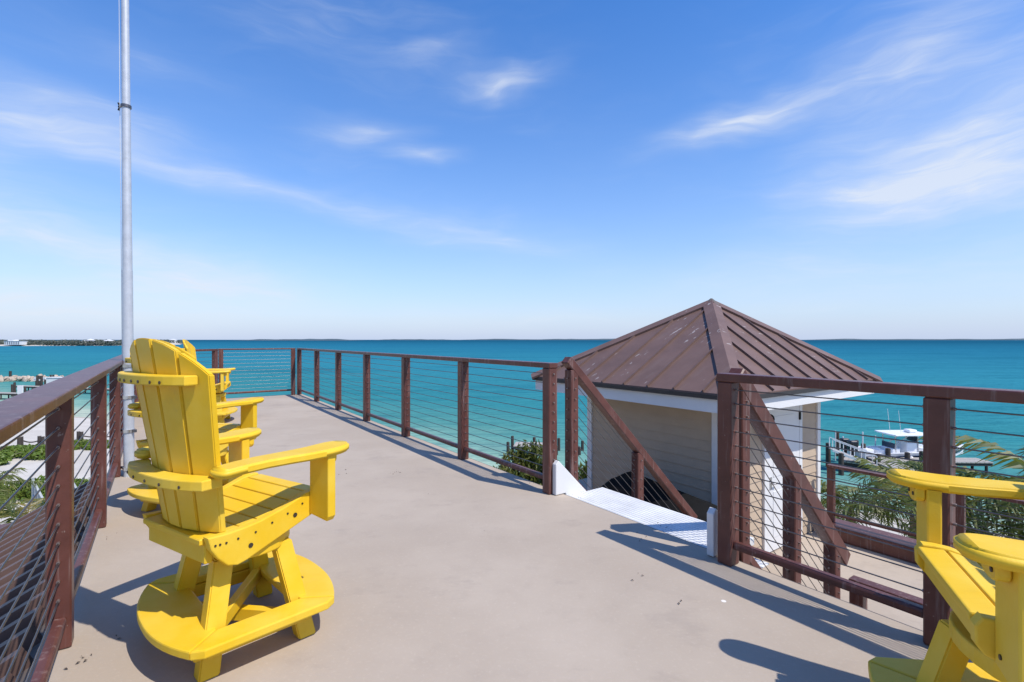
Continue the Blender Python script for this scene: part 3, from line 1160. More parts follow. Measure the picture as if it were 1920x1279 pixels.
for sg in (-1.1, 0.7):
    bm = bmesh.new()
    bm_tube(bm, (H(2.62 + sg, 2.4 - 0.25, FLOOR2 + 0.0), H(2.62 + sg, 2.4 - 0.25, FLOOR2 + 0.5)), 0.02, 6)
    spart('leg', bm_mesh(bm), 'iron', gr, Matrix.Translation(-gc))

# ------------------------------------------------------------------ flagpole
fp = thing('flagpole', 'tall tapered grey metal flagpole clamped to the left railing', 'flagpole', (-3.535, 4.58, 0))
lean = -0.0085


def fz(z):
    return (lean * z, 0, z)


link('lower_tube', tube((fz(0.0), fz(1.9)), [0.0415, 0.0405], 20), 'galvanised', fp)
link('upper_tube', tube((fz(1.86), fz(7.6)), [0.0385, 0.018], 20), 'galvanised', fp)
bm = bmesh.new()
bmesh.ops.create_uvsphere(bm, u_segments=16, v_segments=10, radius=0.06, matrix=Matrix.Translation(fz(7.64)))
link('ball', bm_mesh(bm, smooth=True), 'galvanised', fp)
for zc in (1.02, 0.73, 0.42, 0.075):
    c = link('clamp', tube((fz(zc - 0.014), fz(zc + 0.014)), 0.049, 20), 'bright_steel', fp)
    bm = bmesh.new()
    bm_box(bm, Vector((0.058, -0.012, zc)), (0.03, 0.02, 0.026))
    bm_box(bm, Vector((-0.075, 0.02, zc)), (0.09, 0.02, 0.02))
    link('bolt', bm_mesh(bm), 'cable_steel', c)
zc = EYE + (637 - 200) * 4.58 / FPX
c = link('collar', tube((fz(zc - 0.012), fz(zc + 0.012)), 0.042, 16), 'cable_steel', fp)
bm = bmesh.new()
bm_tube(bm, ((-0.10, 0, zc - 0.035), (-0.085, 0, zc), (-0.10, 0, zc + 0.035)), 0.008, 6)
bm_tube(bm, ((-0.03, 0, zc), (-0.10, 0, zc)), 0.007, 6)
link('cleat', bm_mesh(bm), 'iron', c)
link('halyard', tube((fz(0.9) + Vector((-0.055, 0, 0)) if False else Vector((-0.055, -0.01, 0.9)), Vector((-0.078, -0.01, 3.4)), Vector((-0.11, -0.01, 7.5))), 0.0022, 5), 'white_paint', fp)


# ------------------------------------------------------------------ swivel adirondack chairs
def seat_z(y):
    """contour of the seat from back to front"""
    P = [(-0.29, 0.535), (-0.20, 0.527), (-0.08, 0.530), (0.05, 0.558), (0.15, 0.590), (0.215, 0.598), (0.25, 0.588)]
    for (y0, z0), (y1, z1) in zip(P, P[1:]):
        if y <= y1:
            t = max(0, (y - y0) / (y1 - y0))
            return z0 + (z1 - z0) * t
    return P[-1][1]


def back_y(z):
    return -0.232 - (z - 0.53) * BACK_T


BACK_T = 0.155
CH = {}          # part name -> list of (mesh, swivels?)


def chair_meshes():
    items = []

    def add(name, me, sw, m='yellow_poly', parent=None):
        items.append((name, me, sw, m, parent))
    # legs
    for sx in (-1, 1):
        for sy in (-1, 1):
            bm = bmesh.new()
            vv = []
            for (z, e, e2) in ((0.0, 0.242, 0.185), (0.405, 0.165, 0.112)):
                for (dx, dy) in ((-0.033, -0.036), (0.033, -0.036), (0.033, 0.036), (-0.033, 0.036)):
                    vv.append(bm.verts.new((sx * e + dx, sy * e2 + dy, z)))
            for f in ((0, 1, 2, 3), (7, 6, 5, 4), (0, 4, 5, 1), (1, 5, 6, 2), (2, 6, 7, 3), (3, 7, 4, 0)):
                bm.faces.new([vv[i] for i in f])
            bmesh.ops.recalc_face_normals(bm, faces=bm.faces)
            bmesh.ops.bevel(bm, geom=list(bm.edges), offset=0.005, segments=2, affect='EDGES')
            add('leg', bm_mesh(bm), False)
    # foot ring, four mitred boards
    T0, T1 = 0.138, 0.172
    W2, Lh, iw, il = 0.375, 0.265, 0.262, 0.155
    for sx in (-1, 1):
        pts = [(sx * iw, -il), (sx * iw, il), (sx * (W2 - 0.025), Lh - 0.002), (sx * W2, Lh - 0.04), (sx * W2, -Lh + 0.04), (sx * (W2 - 0.025), -Lh + 0.002)]
        add('foot_board', prism(pts, 'z', T0, T1, 0.006, 2), False)
    for sy in (-1, 1):
        outer = []
        n = 16
        for k in range(n + 1):
            t = -1 + 2 * k / n
            x = (W2 - 0.028) * t
            outer.append((x, sy * (Lh + 0.082 * (1 - abs(t) ** 2.3))))
        pts = outer + [(iw - 0.002, sy * (il + 0.003)), (0.13, sy * (il - 0.015)), (-0.13, sy * (il - 0.015)), (-iw + 0.002, sy * (il + 0.003))]
        add('foot_board', prism(pts, 'z', T0 + 0.001, T1 - 0.001, 0.006, 2), False)
    for s in (-1, 1):
        add('brace', box((0, s * 0.215, 0.105), (0.52, 0.032, 0.06), None, 0.004), False)
        add('brace', box((s * 0.272, 0, 0.109), (0.032, 0.39, 0.055), None, 0.004), False)
    for ang, dz in ((45, 0.0), (-45, 0.062)):
        add('cross_brace', box((0, 0, 0.072 + dz), (0.56, 0.034, 0.058), Matrix.Rotation(R(ang * 0.82), 3, 'Z'), 0.004), False)
    # swivel
    pts = [(0.225 * math.cos(2 * math.pi * k / 28) * 1.06, 0.185 * math.sin(2 * math.pi * k / 28) * 1.06) for k in range(28)]
    add('swivel_base', prism(pts, 'z', 0.388, 0.437, 0.006, 2), False)
    pts = [(0.07 * math.cos(2 * math.pi * k / 16), 0.07 * math.sin(2 * math.pi * k / 16)) for k in range(16)]
    add('bearing', prism(pts, 'z', 0.437, 0.452), True, 'cable_steel')
    add('seat_support', box((0, 0.0, 0.472), (0.42, 0.30, 0.036), None, 0.005, 2), True)
    # side aprons
    for sx in (-1, 1):
        topc = [(y, seat_z(y) + 0.003) for y in (-0.262, -0.19, -0.12, -0.06, 0.0, 0.05, 0.10, 0.15, 0.19, 0.225)]
        pts = topc + [(0.24, 0.575), (0.238, 0.53), (0.222, 0.508), (0.18, 0.492), (-0.115, 0.402), (-0.15, 0.396), (-0.188, 0.408), (-0.225, 0.448), (-0.25, 0.488)]
        x0, x1 = sorted((sx * 0.218, sx * 0.254))
        add('side_rail', prism(pts, 'x', x0, x1, 0.005, 2), True)
    # seat slats
    edges = [-0.192, -0.1195, -0.047, 0.0255, 0.098, 0.1705]
    for y0 in edges:
        y1 = y0 + 0.0685
        z0, z1 = seat_z(y0), seat_z(y1)
        mid = Vector((0, (y0 + y1) / 2, (z0 + z1) / 2 - 0.0125))
        rot = Matrix.Rotation(math.atan2(z1 - z0, y1 - y0), 3, 'X')
        add('seat_slat', box(mid, (0.432, math.hypot(y1 - y0, z1 - z0), 0.025), rot, 0.005, 2), True)
    add('front_rail', box((0, 0.21, 0.54), (0.432, 0.025, 0.06), None, 0.004), True)
    add('rear_rail', box((0, -0.238, 0.465), (0.432, 0.03, 0.075), None, 0.004), True)
    pts = [(-0.2165, -0.272), (0.2165, -0.272), (0.2165, -0.198), (-0.2165, -0.198)]
    add('rear_slat', prism(pts, 'z', 0.502, 0.5255, 0.004), True)
    # back slats, fanned on a curve
    zb = 0.527

    def arc(i, f):
        """place of the line i (in slat units) at height fraction f: x and forward offset"""
        wid = 0.092 + 0.031 * f
        x = i * wid
        return x, 0.0100 * i * i * (0.9 + 0.35 * f)
    for i in range(-2, 3):
        bm = bmesh.new()
        ring = []
        nseg = 6
        lo_i, hi_i = i - 0.455, i + 0.455

        def top(ii):
            return 1.264 - 0.021 * abs(ii) ** 2.05
        th = 0.0235
        ncol = 5
        grid = []
        for q in range(ncol):
            ii = lo_i + (hi_i - lo_i) * q / (ncol - 1)
            col = []
            for k in range(nseg + 1):
                ztop = top(ii)
                zz = zb + (ztop - zb) * k / nseg
                f = (zz - zb) / (1.26 - zb)
                x, _ = arc(ii, f)
                xa, fa_ = arc(lo_i, f)
                xb, fb_ = arc(hi_i, f)
                fy = fa_ + (fb_ - fa_) * q / (ncol - 1)          # each slat is flat, the back as a whole is curved
                y = back_y(zz) + fy
                col.append((bm.verts.new((x, y, zz)), bm.verts.new((x, y - th, zz + 0.003))))
            grid.append(col)
        for q in range(ncol - 1):
            A, B = grid[q], grid[q + 1]
            for k in range(nseg):
                bm.faces.new((A[k][0], B[k][0], B[k + 1][0], A[k + 1][0]))
                bm.faces.new((A[k][1], A[k + 1][1], B[k + 1][1], B[k][1]))
            bm.faces.new((A[0][0], A[0][1], B[0][1], B[0][0]))
            bm.faces.new((A[-1][0], B[-1][0], B[-1][1], A[-1][1]))
        for A, flip in ((grid[0], False), (grid[-1], True)):
            for k in range(nseg):
                bm.faces.new((A[k][0], A[k + 1][0], A[k + 1][1], A[k][1]))
        bmesh.ops.recalc_face_normals(bm, faces=bm.faces)
        sh = [e for e in bm.edges if e.calc_face_angle(0) > 0.6]
        bmesh.ops.bevel(bm, geom=sh, offset=0.0035, segments=2, affect='EDGES')
        add('back_slat', bm_mesh(bm), True)
    # curved braces across the back
    for (z0, z1, half, dep) in ((1.096, 1.133, 0.25, 0.050), (0.718, 0.757, 0.282, 0.066)):
        zm = (z0 + z1) / 2
        f = (zm - zb) / (1.26 - zb)
        wid = 0.092 + 0.031 * f
        inner, outer = [], []
        n = 14
        for k in range(n + 1):
            x = -half + 2 * half * k / n
            i = x / wid
            yi = back_y(zm) + 0.0100 * min(abs(i), 2.55) ** 2 * (0.9 + 0.35 * f) - 0.026
            inner.append((x, yi))
            t = x / half
            outer.append((x, back_y(zm) - 0.026 - dep + (0.0100 * 6.2) * abs(t) ** 2.6 * 0.95))
        pts = inner + outer[::-1]
        add('back_brace', prism(pts, 'z', z0, z1, 0.005, 2), True)
    # arms: swept boards with a soft S in height
    for sx in (-1, 1):
        bm = bmesh.new()
        secs = []
        Y, HW = [], []
        for k in range(6):
            th_ = math.radians(90 - 18 * k) if k else math.radians(84)
            Y.append(-0.235 - 0.030 * math.sin(th_))
            HW.append(max(0.010, 0.050 * math.cos(th_) ** 0.8))
        for y, w in ((-0.17, 0.052), (-0.09, 0.054), (0.0, 0.058), (0.08, 0.064), (0.15, 0.069)):
            Y.append(y)
            HW.append(w)
        for k in range(8):
            th_ = math.radians(min(12 * k, 84))
            Y.append(0.205 + 0.088 * math.sin(th_) + 0.0006 * k)
            HW.append(0.071 * math.cos(th_) ** 0.75)
        for y, w in zip(Y, HW):
            t = (y + 0.265) / 0.558
            zc = 0.7615 + 0.012 * (3 * t * t - 2 * t ** 3) + 0.006 * math.sin(t * math.pi * 2)
            xc = 0.328 - 0.032 * (1 - t)
            secs.append([bm.verts.new((sx * (xc - w), y, zc + 0.030)), bm.verts.new((sx * (xc + w), y, zc + 0.030)),
                         bm.verts.new((sx * (xc + w), y, zc - 0.004)), bm.verts.new((sx * (xc - w), y, zc - 0.004))])
        for s0, s1 in zip(secs, secs[1:]):
            for k in range(4):
                bm.faces.new((s0[k], s0[(k + 1) % 4], s1[(k + 1) % 4], s1[k]))
        bm.faces.new(secs[0])
        bm.faces.new(secs[-1][::-1])
        bmesh.ops.recalc_face_normals(bm, faces=bm.faces)
        sh = [e for e in bm.edges if e.calc_face_angle(0) > 0.9]
        bmesh.ops.bevel(bm, geom=sh, offset=0.008, segments=3, affect='EDGES')
        for f in bm.faces:
            f.smooth = f.calc_area() < 0.0012
        add('arm', bm_mesh(bm), True)
        pts = [(sx * 0.2555, 0.50), (sx * 0.365, 0.485), (sx * 0.378, 0.505), (sx * 0.378, 0.766), (sx * 0.2555, 0.766)]
        add('arm_post', prism(pts, 'y', 0.165, 0.205, 0.005, 2), True)
        pts = [(sx * 0.264, 0.766), (sx * 0.264, 0.738)] + [(sx * (0.308 - 0.044 * math.cos(math.pi * k / 8)), 0.738 - 0.022 * math.sin(math.pi * k / 8)) for k in range(1, 8)] + [(sx * 0.352, 0.738), (sx * 0.352, 0.766)]
        add('arm_bracket', prism(pts, 'y', 0.2055, 0.234, 0.004), True)
    # screw heads
    bm = bmesh.new()

    def scr(p, d, r=0.0052):
        bm_tube(bm, (Vector(p), Vector(p) + Vector(d) * 0.003), r, 8)
    for sx in (-1, 1):
        for y in (-0.235, -0.218, -0.195, -0.15, -0.08, -0.01, 0.06, 0.13):
            scr((sx * 0.2538, y, seat_z(y) - 0.030), (sx, 0, 0), 0.0042)
        scr((sx * 0.2538, -0.10, 0.455), (sx, 0, 0), 0.0095)
        scr((sx * 0.2538, 0.095, 0.515), (sx, 0, 0), 0.0095)
        for xx in (0.284, 0.332):
            scr((sx * xx, 0.2338, 0.744), (0, 1, 0), 0.0065)
        scr((sx * 0.29, 0.2048, 0.53), (0, 1, 0), 0.0065)
    for (zm, half, dep, offs) in ((1.1145, 0.25, 0.050, (-0.2, -0.11, -0.06, 0.0, 0.05, 0.12, 0.165)), (0.738, 0.282, 0.066, (-0.2, -0.1, 0.0, 0.1, 0.2))):
        for x in offs:
            t = x / half
            y = back_y(zm) - 0.026 - dep + 0.0100 * 6.2 * abs(t) ** 2.6 * 0.95
            scr((x, y + 0.0006, zm - 0.006), (0, -1, 0), 0.006)
    add('screw_heads', bm_mesh(bm), True, 'screw_dark')
    return items


CHAIR = chair_meshes()


def chair(label, loc, base_deg, seat_deg):
    t = thing('swivel_chair', label, 'chair', (*loc, 0.0), R(base_deg), 'yellow swivel deck chairs')
    for name, me, sw, m, _ in CHAIR:
        o = link(name, me, m, t)
        if sw:
            o.rotation_euler = (0, 0, R(seat_deg - base_deg))
        if name == 'screw_heads':
            o['kind'] = 'stuff'
    return t


chair('nearest yellow swivel chair on the left, its slatted back to the camera', (-1.19, 2.16), -44, -31)
chair('yellow swivel chair half hidden behind the nearest left chair, beside the flagpole', (-2.40, 3.76), -20, -15)
chair('farthest yellow swivel chair, near the end of the deck', (-4.62, 7.62), -70, -66)
chair('yellow swivel chair cut off by the right edge, facing left with shadowed arm posts', (1.435, 1.31), 84, 63.9)

# ------------------------------------------------------------------ plants
def frond_mesh(L, droop, n=34, leaf=0.42, seed=0, twist=0.0, width=0.030):
    """a feather palm leaf: curved rib along +x, hanging leaflets on both sides"""
    rr = random.Random(seed)
    verts, faces = [], []
    pts = []
    for k in range(n + 1):
        t = k / n
        ang = 0.75 - droop * t ** 1.15
        if k == 0:
            p = Vector((0, 0, 0))
        else:
            p = pts[-1] + Vector((math.cos(ang), 0, math.sin(ang))) * (L / n)
        pts.append(p)
    # rib: thin three-sided tube
    for k in range(n + 1):
        r = 0.022 * (1 - 0.85 * k / n)
        p = pts[k]
        i0 = len(verts)
        verts += [p + Vector((0, r, 0)), p + Vector((0, -r, 0)), p + Vector((0, 0, r))]
        if k:
            for q in range(3):
                faces.append((i0 - 3 + q, i0 - 3 + (q + 1) % 3, i0 + (q + 1) % 3, i0 + q))
    for k in range(4, n + 1):
        t = k / n
        d = (pts[k] - pts[k - 1]).normalized()
        up = Vector((-d.z, 0, d.x))
        ll = leaf * (0.35 + 1.0 * math.sin(math.pi * min(1, 0.08 + t * 0.9)) ** 0.8) * rr.uniform(0.85, 1.1)
        for s in (-1, 1):
            out = (Vector((0, s, 0)) * 0.80 + d * 0.55 + up * rr.uniform(-0.25, 0.25) + Vector((0, 0, -0.18))).normalized()
            wv = (d * 0.9 + up * rr.uniform(-0.6, 0.6)).normalized() * width * 0.5
            p0 = pts[k]
            p1 = p0 + out * ll * 0.5
            p2 = p0 + out * ll + Vector((0, 0, -ll * rr.uniform(0.2, 0.5)))
            i0 = len(verts)
            verts += [p0 - wv * 0.6, p0 + wv * 0.6, p1 + wv, p1 - wv, p2]
            faces += [(i0, i0 + 1, i0 + 2, i0 + 3), (i0 + 3, i0 + 2, i0 + 4)]
    return raw(verts, faces)


FRONDS = [frond_mesh(2.2, dr, 30, 0.50, s, width=0.062) for s, dr in enumerate((1.15, 1.5, 1.9, 2.3, 0.9))]


def palm(label, top, n_fr, size, seed, lean=(0.4, 0.2), cat='palm', low=-0.4):
    rr = random.Random(seed)
    gx, gy = top.x + lean[0], top.y + lean[1]
    gz = ground_z(gx, gy) - 0.1
    t = thing('palm_tree', label, 'palm tree', (gx, gy, gz), group='palm trees round the house')
    pts, rs = [], []
    for k in range(9):
        f = k / 8
        pts.append((-lean[0] * f ** 1.6, -lean[1] * f ** 1.6, (top.z - gz) * f))
        rs.append(0.17 - 0.07 * f + (0.07 if k == 0 else 0))
    link('trunk', tube(pts, rs, 10), 'bark', t)
    tip = Vector(pts[-1])
    for k in range(n_fr):
        az_ = k * 2.399 + rr.uniform(-0.25, 0.25)
        f = k / max(1, n_fr - 1)
        pitch = 0.55 - 1.15 * f + rr.uniform(-0.15, 0.15)      # newest stand up, oldest hang
        o = link('frond', FRONDS[(k * 7 + seed) % len(FRONDS)], 'palm_leaf', t)
        o.location = tip + Vector((0, 0, 0.05))
        o.rotation_euler = (rr.uniform(-0.3, 0.3), -pitch, az_)
        sc = size * rr.uniform(0.85, 1.1)
        o.scale = (sc, sc, sc)
    return t


palm('palm tree with narrow upright leaves just right of the hut', px(1594, 958, 13.0), 13, 0.80, 1, (0.3, 0.4))
palm('palm tree leaning left between the hut and the right chair arm', px(1716, 968, 11.5), 12, 0.80, 2, (0.2, 0.3))
palm('palm tree low behind the right railing post and chair', px(1845, 1000, 9.8), 13, 0.92, 3, (-0.3, 0.3))
palm('tallest palm on the right edge, its leaf arching over the water', px(1990, 950, 9.0), 13, 1.0, 4, (-0.3, 0.2))
palm('yellowish palm in front of the moored boat', px(1716, 900, 19.0), 13, 0.75, 5, (0.4, 0.3))
palm('palm tree under the left railing, below the flagpole side roof', px(48, 1000, 8.6), 15, 0.52, 6, (-0.4, 0.4))
palm('palm with drooping leaves at the left edge of the beach', px(-40, 925, 14.0), 14, 0.62, 7, (-0.3, 0.3))


def bush(label, c, rx, ry, h, n, leaf=0.09, seed=0):
    gz = ground_z(c[0], c[1]) - 0.05
    t = thing('bush', label, 'bush', (c[0], c[1], gz), group='low beach shrubs')
    rr = random.Random(seed)
    blobs = []
    for k in range(26):
        a_, q = rr.uniform(0, 6.28), rr.random() ** 0.5
        x, y = rx * q * math.cos(a_) * 0.85, ry * q * math.sin(a_) * 0.85
        hh = h * (0.55 + 0.45 * (1 - q)) * rr.uniform(0.75, 1.1)
        blobs.append(((x, y, hh * 0.45), (rx * 0.28, ry * 0.28, hh * 0.58)))
    p, d = blob_points(blobs, n, 0.72)
    p[:, 2] = np.abs(p[:, 2])
    d[:, 2] = np.abs(d[:, 2]) + 0.3
    link('foliage', leaf_cloud(p, d, leaf, 0.6, 0.62), 'bush_leaf', t)
    bm = bmesh.new()
    for k in range(7):
        a_ = k * 0.9
        bm_tube(bm, ((0.1 * math.cos(a_), 0.1 * math.sin(a_), 0), (rx * 0.5 * math.cos(a_), ry * 0.5 * math.sin(a_), h * 0.5)), [0.04, 0.015], 5)
    s = link('stems', bm_mesh(bm), 'bark', t)
    return t


bush('large low green shrub on the sand left of the near railing post', (-36.5, 34.6), 4.6, 2.6, 1.0, 8000, 0.12, 1)
bush('small green shrub on the sand between two left railing posts', (-33.2, 38.4), 2.0, 1.4, 0.8, 3000, 0.12, 2)
bush('green shrub below the left railing, nearest of the beach shrubs', (-25.2, 26.8), 3.6, 1.6, 1.1, 7000, 0.10, 3)
bush('green shrub on the left beside the grey wooden stair', (-21.6, 26.2), 2.6, 1.6, 1.2, 5000, 0.10, 4)
bush('green shrub seen under the left railing in front of the brown roof', (-19.0, 24.6), 2.2, 1.6, 1.3, 5000, 0.10, 5)


def leafy_tree(label, base_xy, tips, n_leaf, seed):
    """a tall shrub of upright leafy shoots: tips are the tops the shoots reach"""
    rr = random.Random(seed)
    gz = ground_z(*base_xy) - 0.05
    t = thing('sea_grape_tree', label, 'tree', (*base_xy, gz), group='leafy trees by the shore')
    P, N = [], []
    bm = bmesh.new()
    for (x, y, z) in tips:
        tip = Vector((x - base_xy[0], y - base_xy[1], z - gz))
        root = Vector((rr.uniform(-.15, .15), rr.uniform(-.15, .15), 0))
        mid = root.lerp(tip, 0.5) + Vector((tip.x * 0.18, tip.y * 0.18, 0))
        bm_tube(bm, (root, mid, tip), [0.07, 0.04, 0.012], 6)
        m_ = int(n_leaf / len(tips))
        for k in range(m_):
            f = 1 - rr.random() ** 1.3 * 0.62
            b = mid.lerp(tip, (f - 0.38) / 0.62)
            wd = 0.30 * (1.15 - f) + 0.07
            P.append((b.x + rr.gauss(0, wd * 0.6), b.y + rr.gauss(0, wd * 0.6), b.z + rr.gauss(0, 0.10)))
            N.append((rr.gauss(0, 0.8), rr.gauss(0, 0.8), 0.25))
    link('trunk', bm_mesh(bm), 'bark', t)
    link('crown', leaf_cloud(np.array(P), np.array(N), 0.085, 0.7, 0.34, upright=1.8), 'tree_leaf', t)
    return t


tips = []
rr = random.Random(5)
for (x, y) in ((945, 868), (962, 852), (978, 846), (990, 858), (1002, 842), (1016, 850), (1030, 858), (948, 892), (965, 880), (985, 875), (1000, 870), (1020, 880), (955, 905), (975, 900), (995, 895), (1012, 900), (1035, 890), (935, 885)):
    p = px(x, y - 4, 11.5 + rr.uniform(-0.7, 0.7))
    tips.append(tuple(p))
leafy_tree('leafy green tree of upright shoots seen through the railing left of the stairs', (0.4, 11.6), tips, 9000, 1)
tips = []
for (x, y) in ((1060, 895), (1075, 905), (1090, 880), (1100, 872), (1108, 890), (1085, 915), (1098, 905), (1115, 880)):
    tips.append(tuple(px(x, y, 11.8 + rr.uniform(-0.5, 0.5))))
leafy_tree('small yellow-green tree between the stair railing and the hut corner', (1.75, 11.9), tips, 3200, 2)


# ------------------------------------------------------------------ docks, piles, boat
def pile(label, x, Z, top_y, r=0.15, group='dock piles', name='dock_pile'):
    """a round timber pile at depth Z under pixel column x; top_y is where its head shows"""
    X = (x - 960) * Z / FPX
    zt = EYE - (top_y - 637) * Z / FPX
    zb = min(SEA_Z, ground_z(X, Z)) - 0.8
    rr_ = random.Random(int(x * 13 + Z))
    t = thing(name, label, 'pile', (X, Z, zb), group=group)
    l = (rr_.uniform(-.04, .04), rr_.uniform(-.04, .04))
    link('shaft', tube(((0, 0, 0), (l[0] * .5, l[1] * .5, (zt - zb) * .5), (l[0], l[1], zt - zb)), [r, r * 0.97, r * 0.92], 9), 'pile_wood', t)
    link('cap', tube(((l[0], l[1], zt - zb - 0.004), (l[0], l[1], zt - zb + 0.03)), [r * 0.8, r * 0.45], 9), 'pile_wood', t)
    return t


# right-hand dock with the boat
BZ = 36.0
PR = [(1553, 35.4, 831), (1569, 38.6, 810), (1577, 33.2, 850), (1605, 38.4, 826), (1618, 36.6, 832), (1647, 33.6, 852), (1664, 34.9, 841), (1701, 34.4, 849), (1728, 33.9, 847), (1734, 38.6, 816), (1783, 38.6, 818)]
LBL = ['thick dark dock pile at the left end of the boat ramp', 'tallest dark pile behind the ramp, left of the outboard motor', 'dark pile standing in the pale shallows under the ramp',
       'dark pile right behind the black outboard motor', 'dark pile between the motor and the boat stern', 'dark pile at the near corner of the pale pier',
       'dark pile before the boat cockpit, below the hard top', 'dark pile before the boat console beside a white fender', 'dark pile in front of the boat bow, left of the railing post',
       'tall dark pile behind the boat hard top', 'dark pile behind the bow, hidden beyond the railing post']
for (x, Z, ty), lb in zip(PR, LBL):
    pile(lb, x, Z, ty, 0.17)


def dock(label, p0, p1, w, z, plank=0.30, thick=0.07, name='pier', legs=()):
    p0, p1 = Vector((*p0, z)), Vector((*p1, z))
    d = (p1 - p0)
    L = d.length
    d.normalize()
    t = thing(name, label, 'pier', p0, math.atan2(d.y, d.x), None)
    n = max(2, int(L / plank))
    me = box((0, 0, 0), (L / n - 0.025, w, thick), None)
    for k in range(n):
        link('plank', me, 'dock_wood', t, loc=((k + 0.5) * L / n, 0, 0))
    for s in (-1, 1):
        link('beam', box((L / 2, s * (w / 2 - 0.12), -thick / 2 - 0.102), (L, 0.12, 0.2)), 'pile_wood', t)
    for f in legs:
        for s in (-1, 1):
            link('leg', tube(((f * L, s * (w / 2 - 0.12), -0.205), (f * L, s * (w / 2 - 0.12), -1.9)), 0.09, 7), 'pile_wood', t)
    return t


dock('pale wooden finger pier running beside the moored boat', (25.0, 34.3), (32.5, 34.1), 1.3, -7.05, legs=(0.05, 0.3, 0.6, 0.95))
dock('pale wooden pier sloping from the boat towards the beach', (25.4, 33.4), (24.4, 27.2), 1.5, -7.07, legs=(0.3, 0.7, 0.95))
dock('small pale landing at the top of the boat ramp', (23.6, 35.3), (25.2, 33.9), 2.2, -7.2, legs=(0.5,))


# aluminium gangway
def gangway():
    A, B = px(1558, 846, 34.5), px(1640, 882, 33.6)
    A.z, B.z = -6.35, -7.3
    t = thing('gangway', 'pale metal gangway with twin rails leading down beside the pier', 'gangway', A)
    d = (B - A)
    side = Vector((-d.y, d.x, 0)).normalized()
    z0 = Vector((0, 0, 0))
    for s in (-0.45, 0.45):
        link('side_beam', beam(z0 + side * s, d + side * s, 0.08, 0.14), 'white_paint', t)
        link('hand_rail', beam(z0 + side * s + Vector((0, 0, 0.75)), d + side * s + Vector((0, 0, 0.75)), 0.05, 0.05), 'white_paint', t)
        for k in range(5):
            q = d * (k / 4) + side * s
            link('baluster', beam(q + Vector((0, 0, 0.07)), q + Vector((0, 0, 0.74)), 0.04, 0.04, up=Vector((1, 0, 0))), 'white_paint', t)
    link('walkway', beam(z0, d, 0.8, 0.04), 'dock_wood', t)


gangway()
for (x, Z, y0, y1, lb) in ((1566, 37.2, 808, 856, 'thin white guide pole left of the tallest pile'), (1580, 37.4, 818, 850, 'thin white guide pole right of the tallest pile'),
                           (1617, 35.4, 810, 862, 'thin white guide pole in front of the boat stern'), (1641, 37.6, 817, 845, 'thin slanted white guide pole behind the boat stern')):
    a, b = px(x, y0, Z), px(x, y1, Z)
    t = thing('guide_pole', lb, 'pole', b, group='boat lift guide poles')
    link('tube', tube(((0, 0, -1.2), (0.02, 0, a.z - b.z)), 0.045, 7), 'white_paint', t)
    link('foot', tube(((0, 0, -1.25), (0, 0, -0.9)), 0.09, 7), 'galvanised', t)


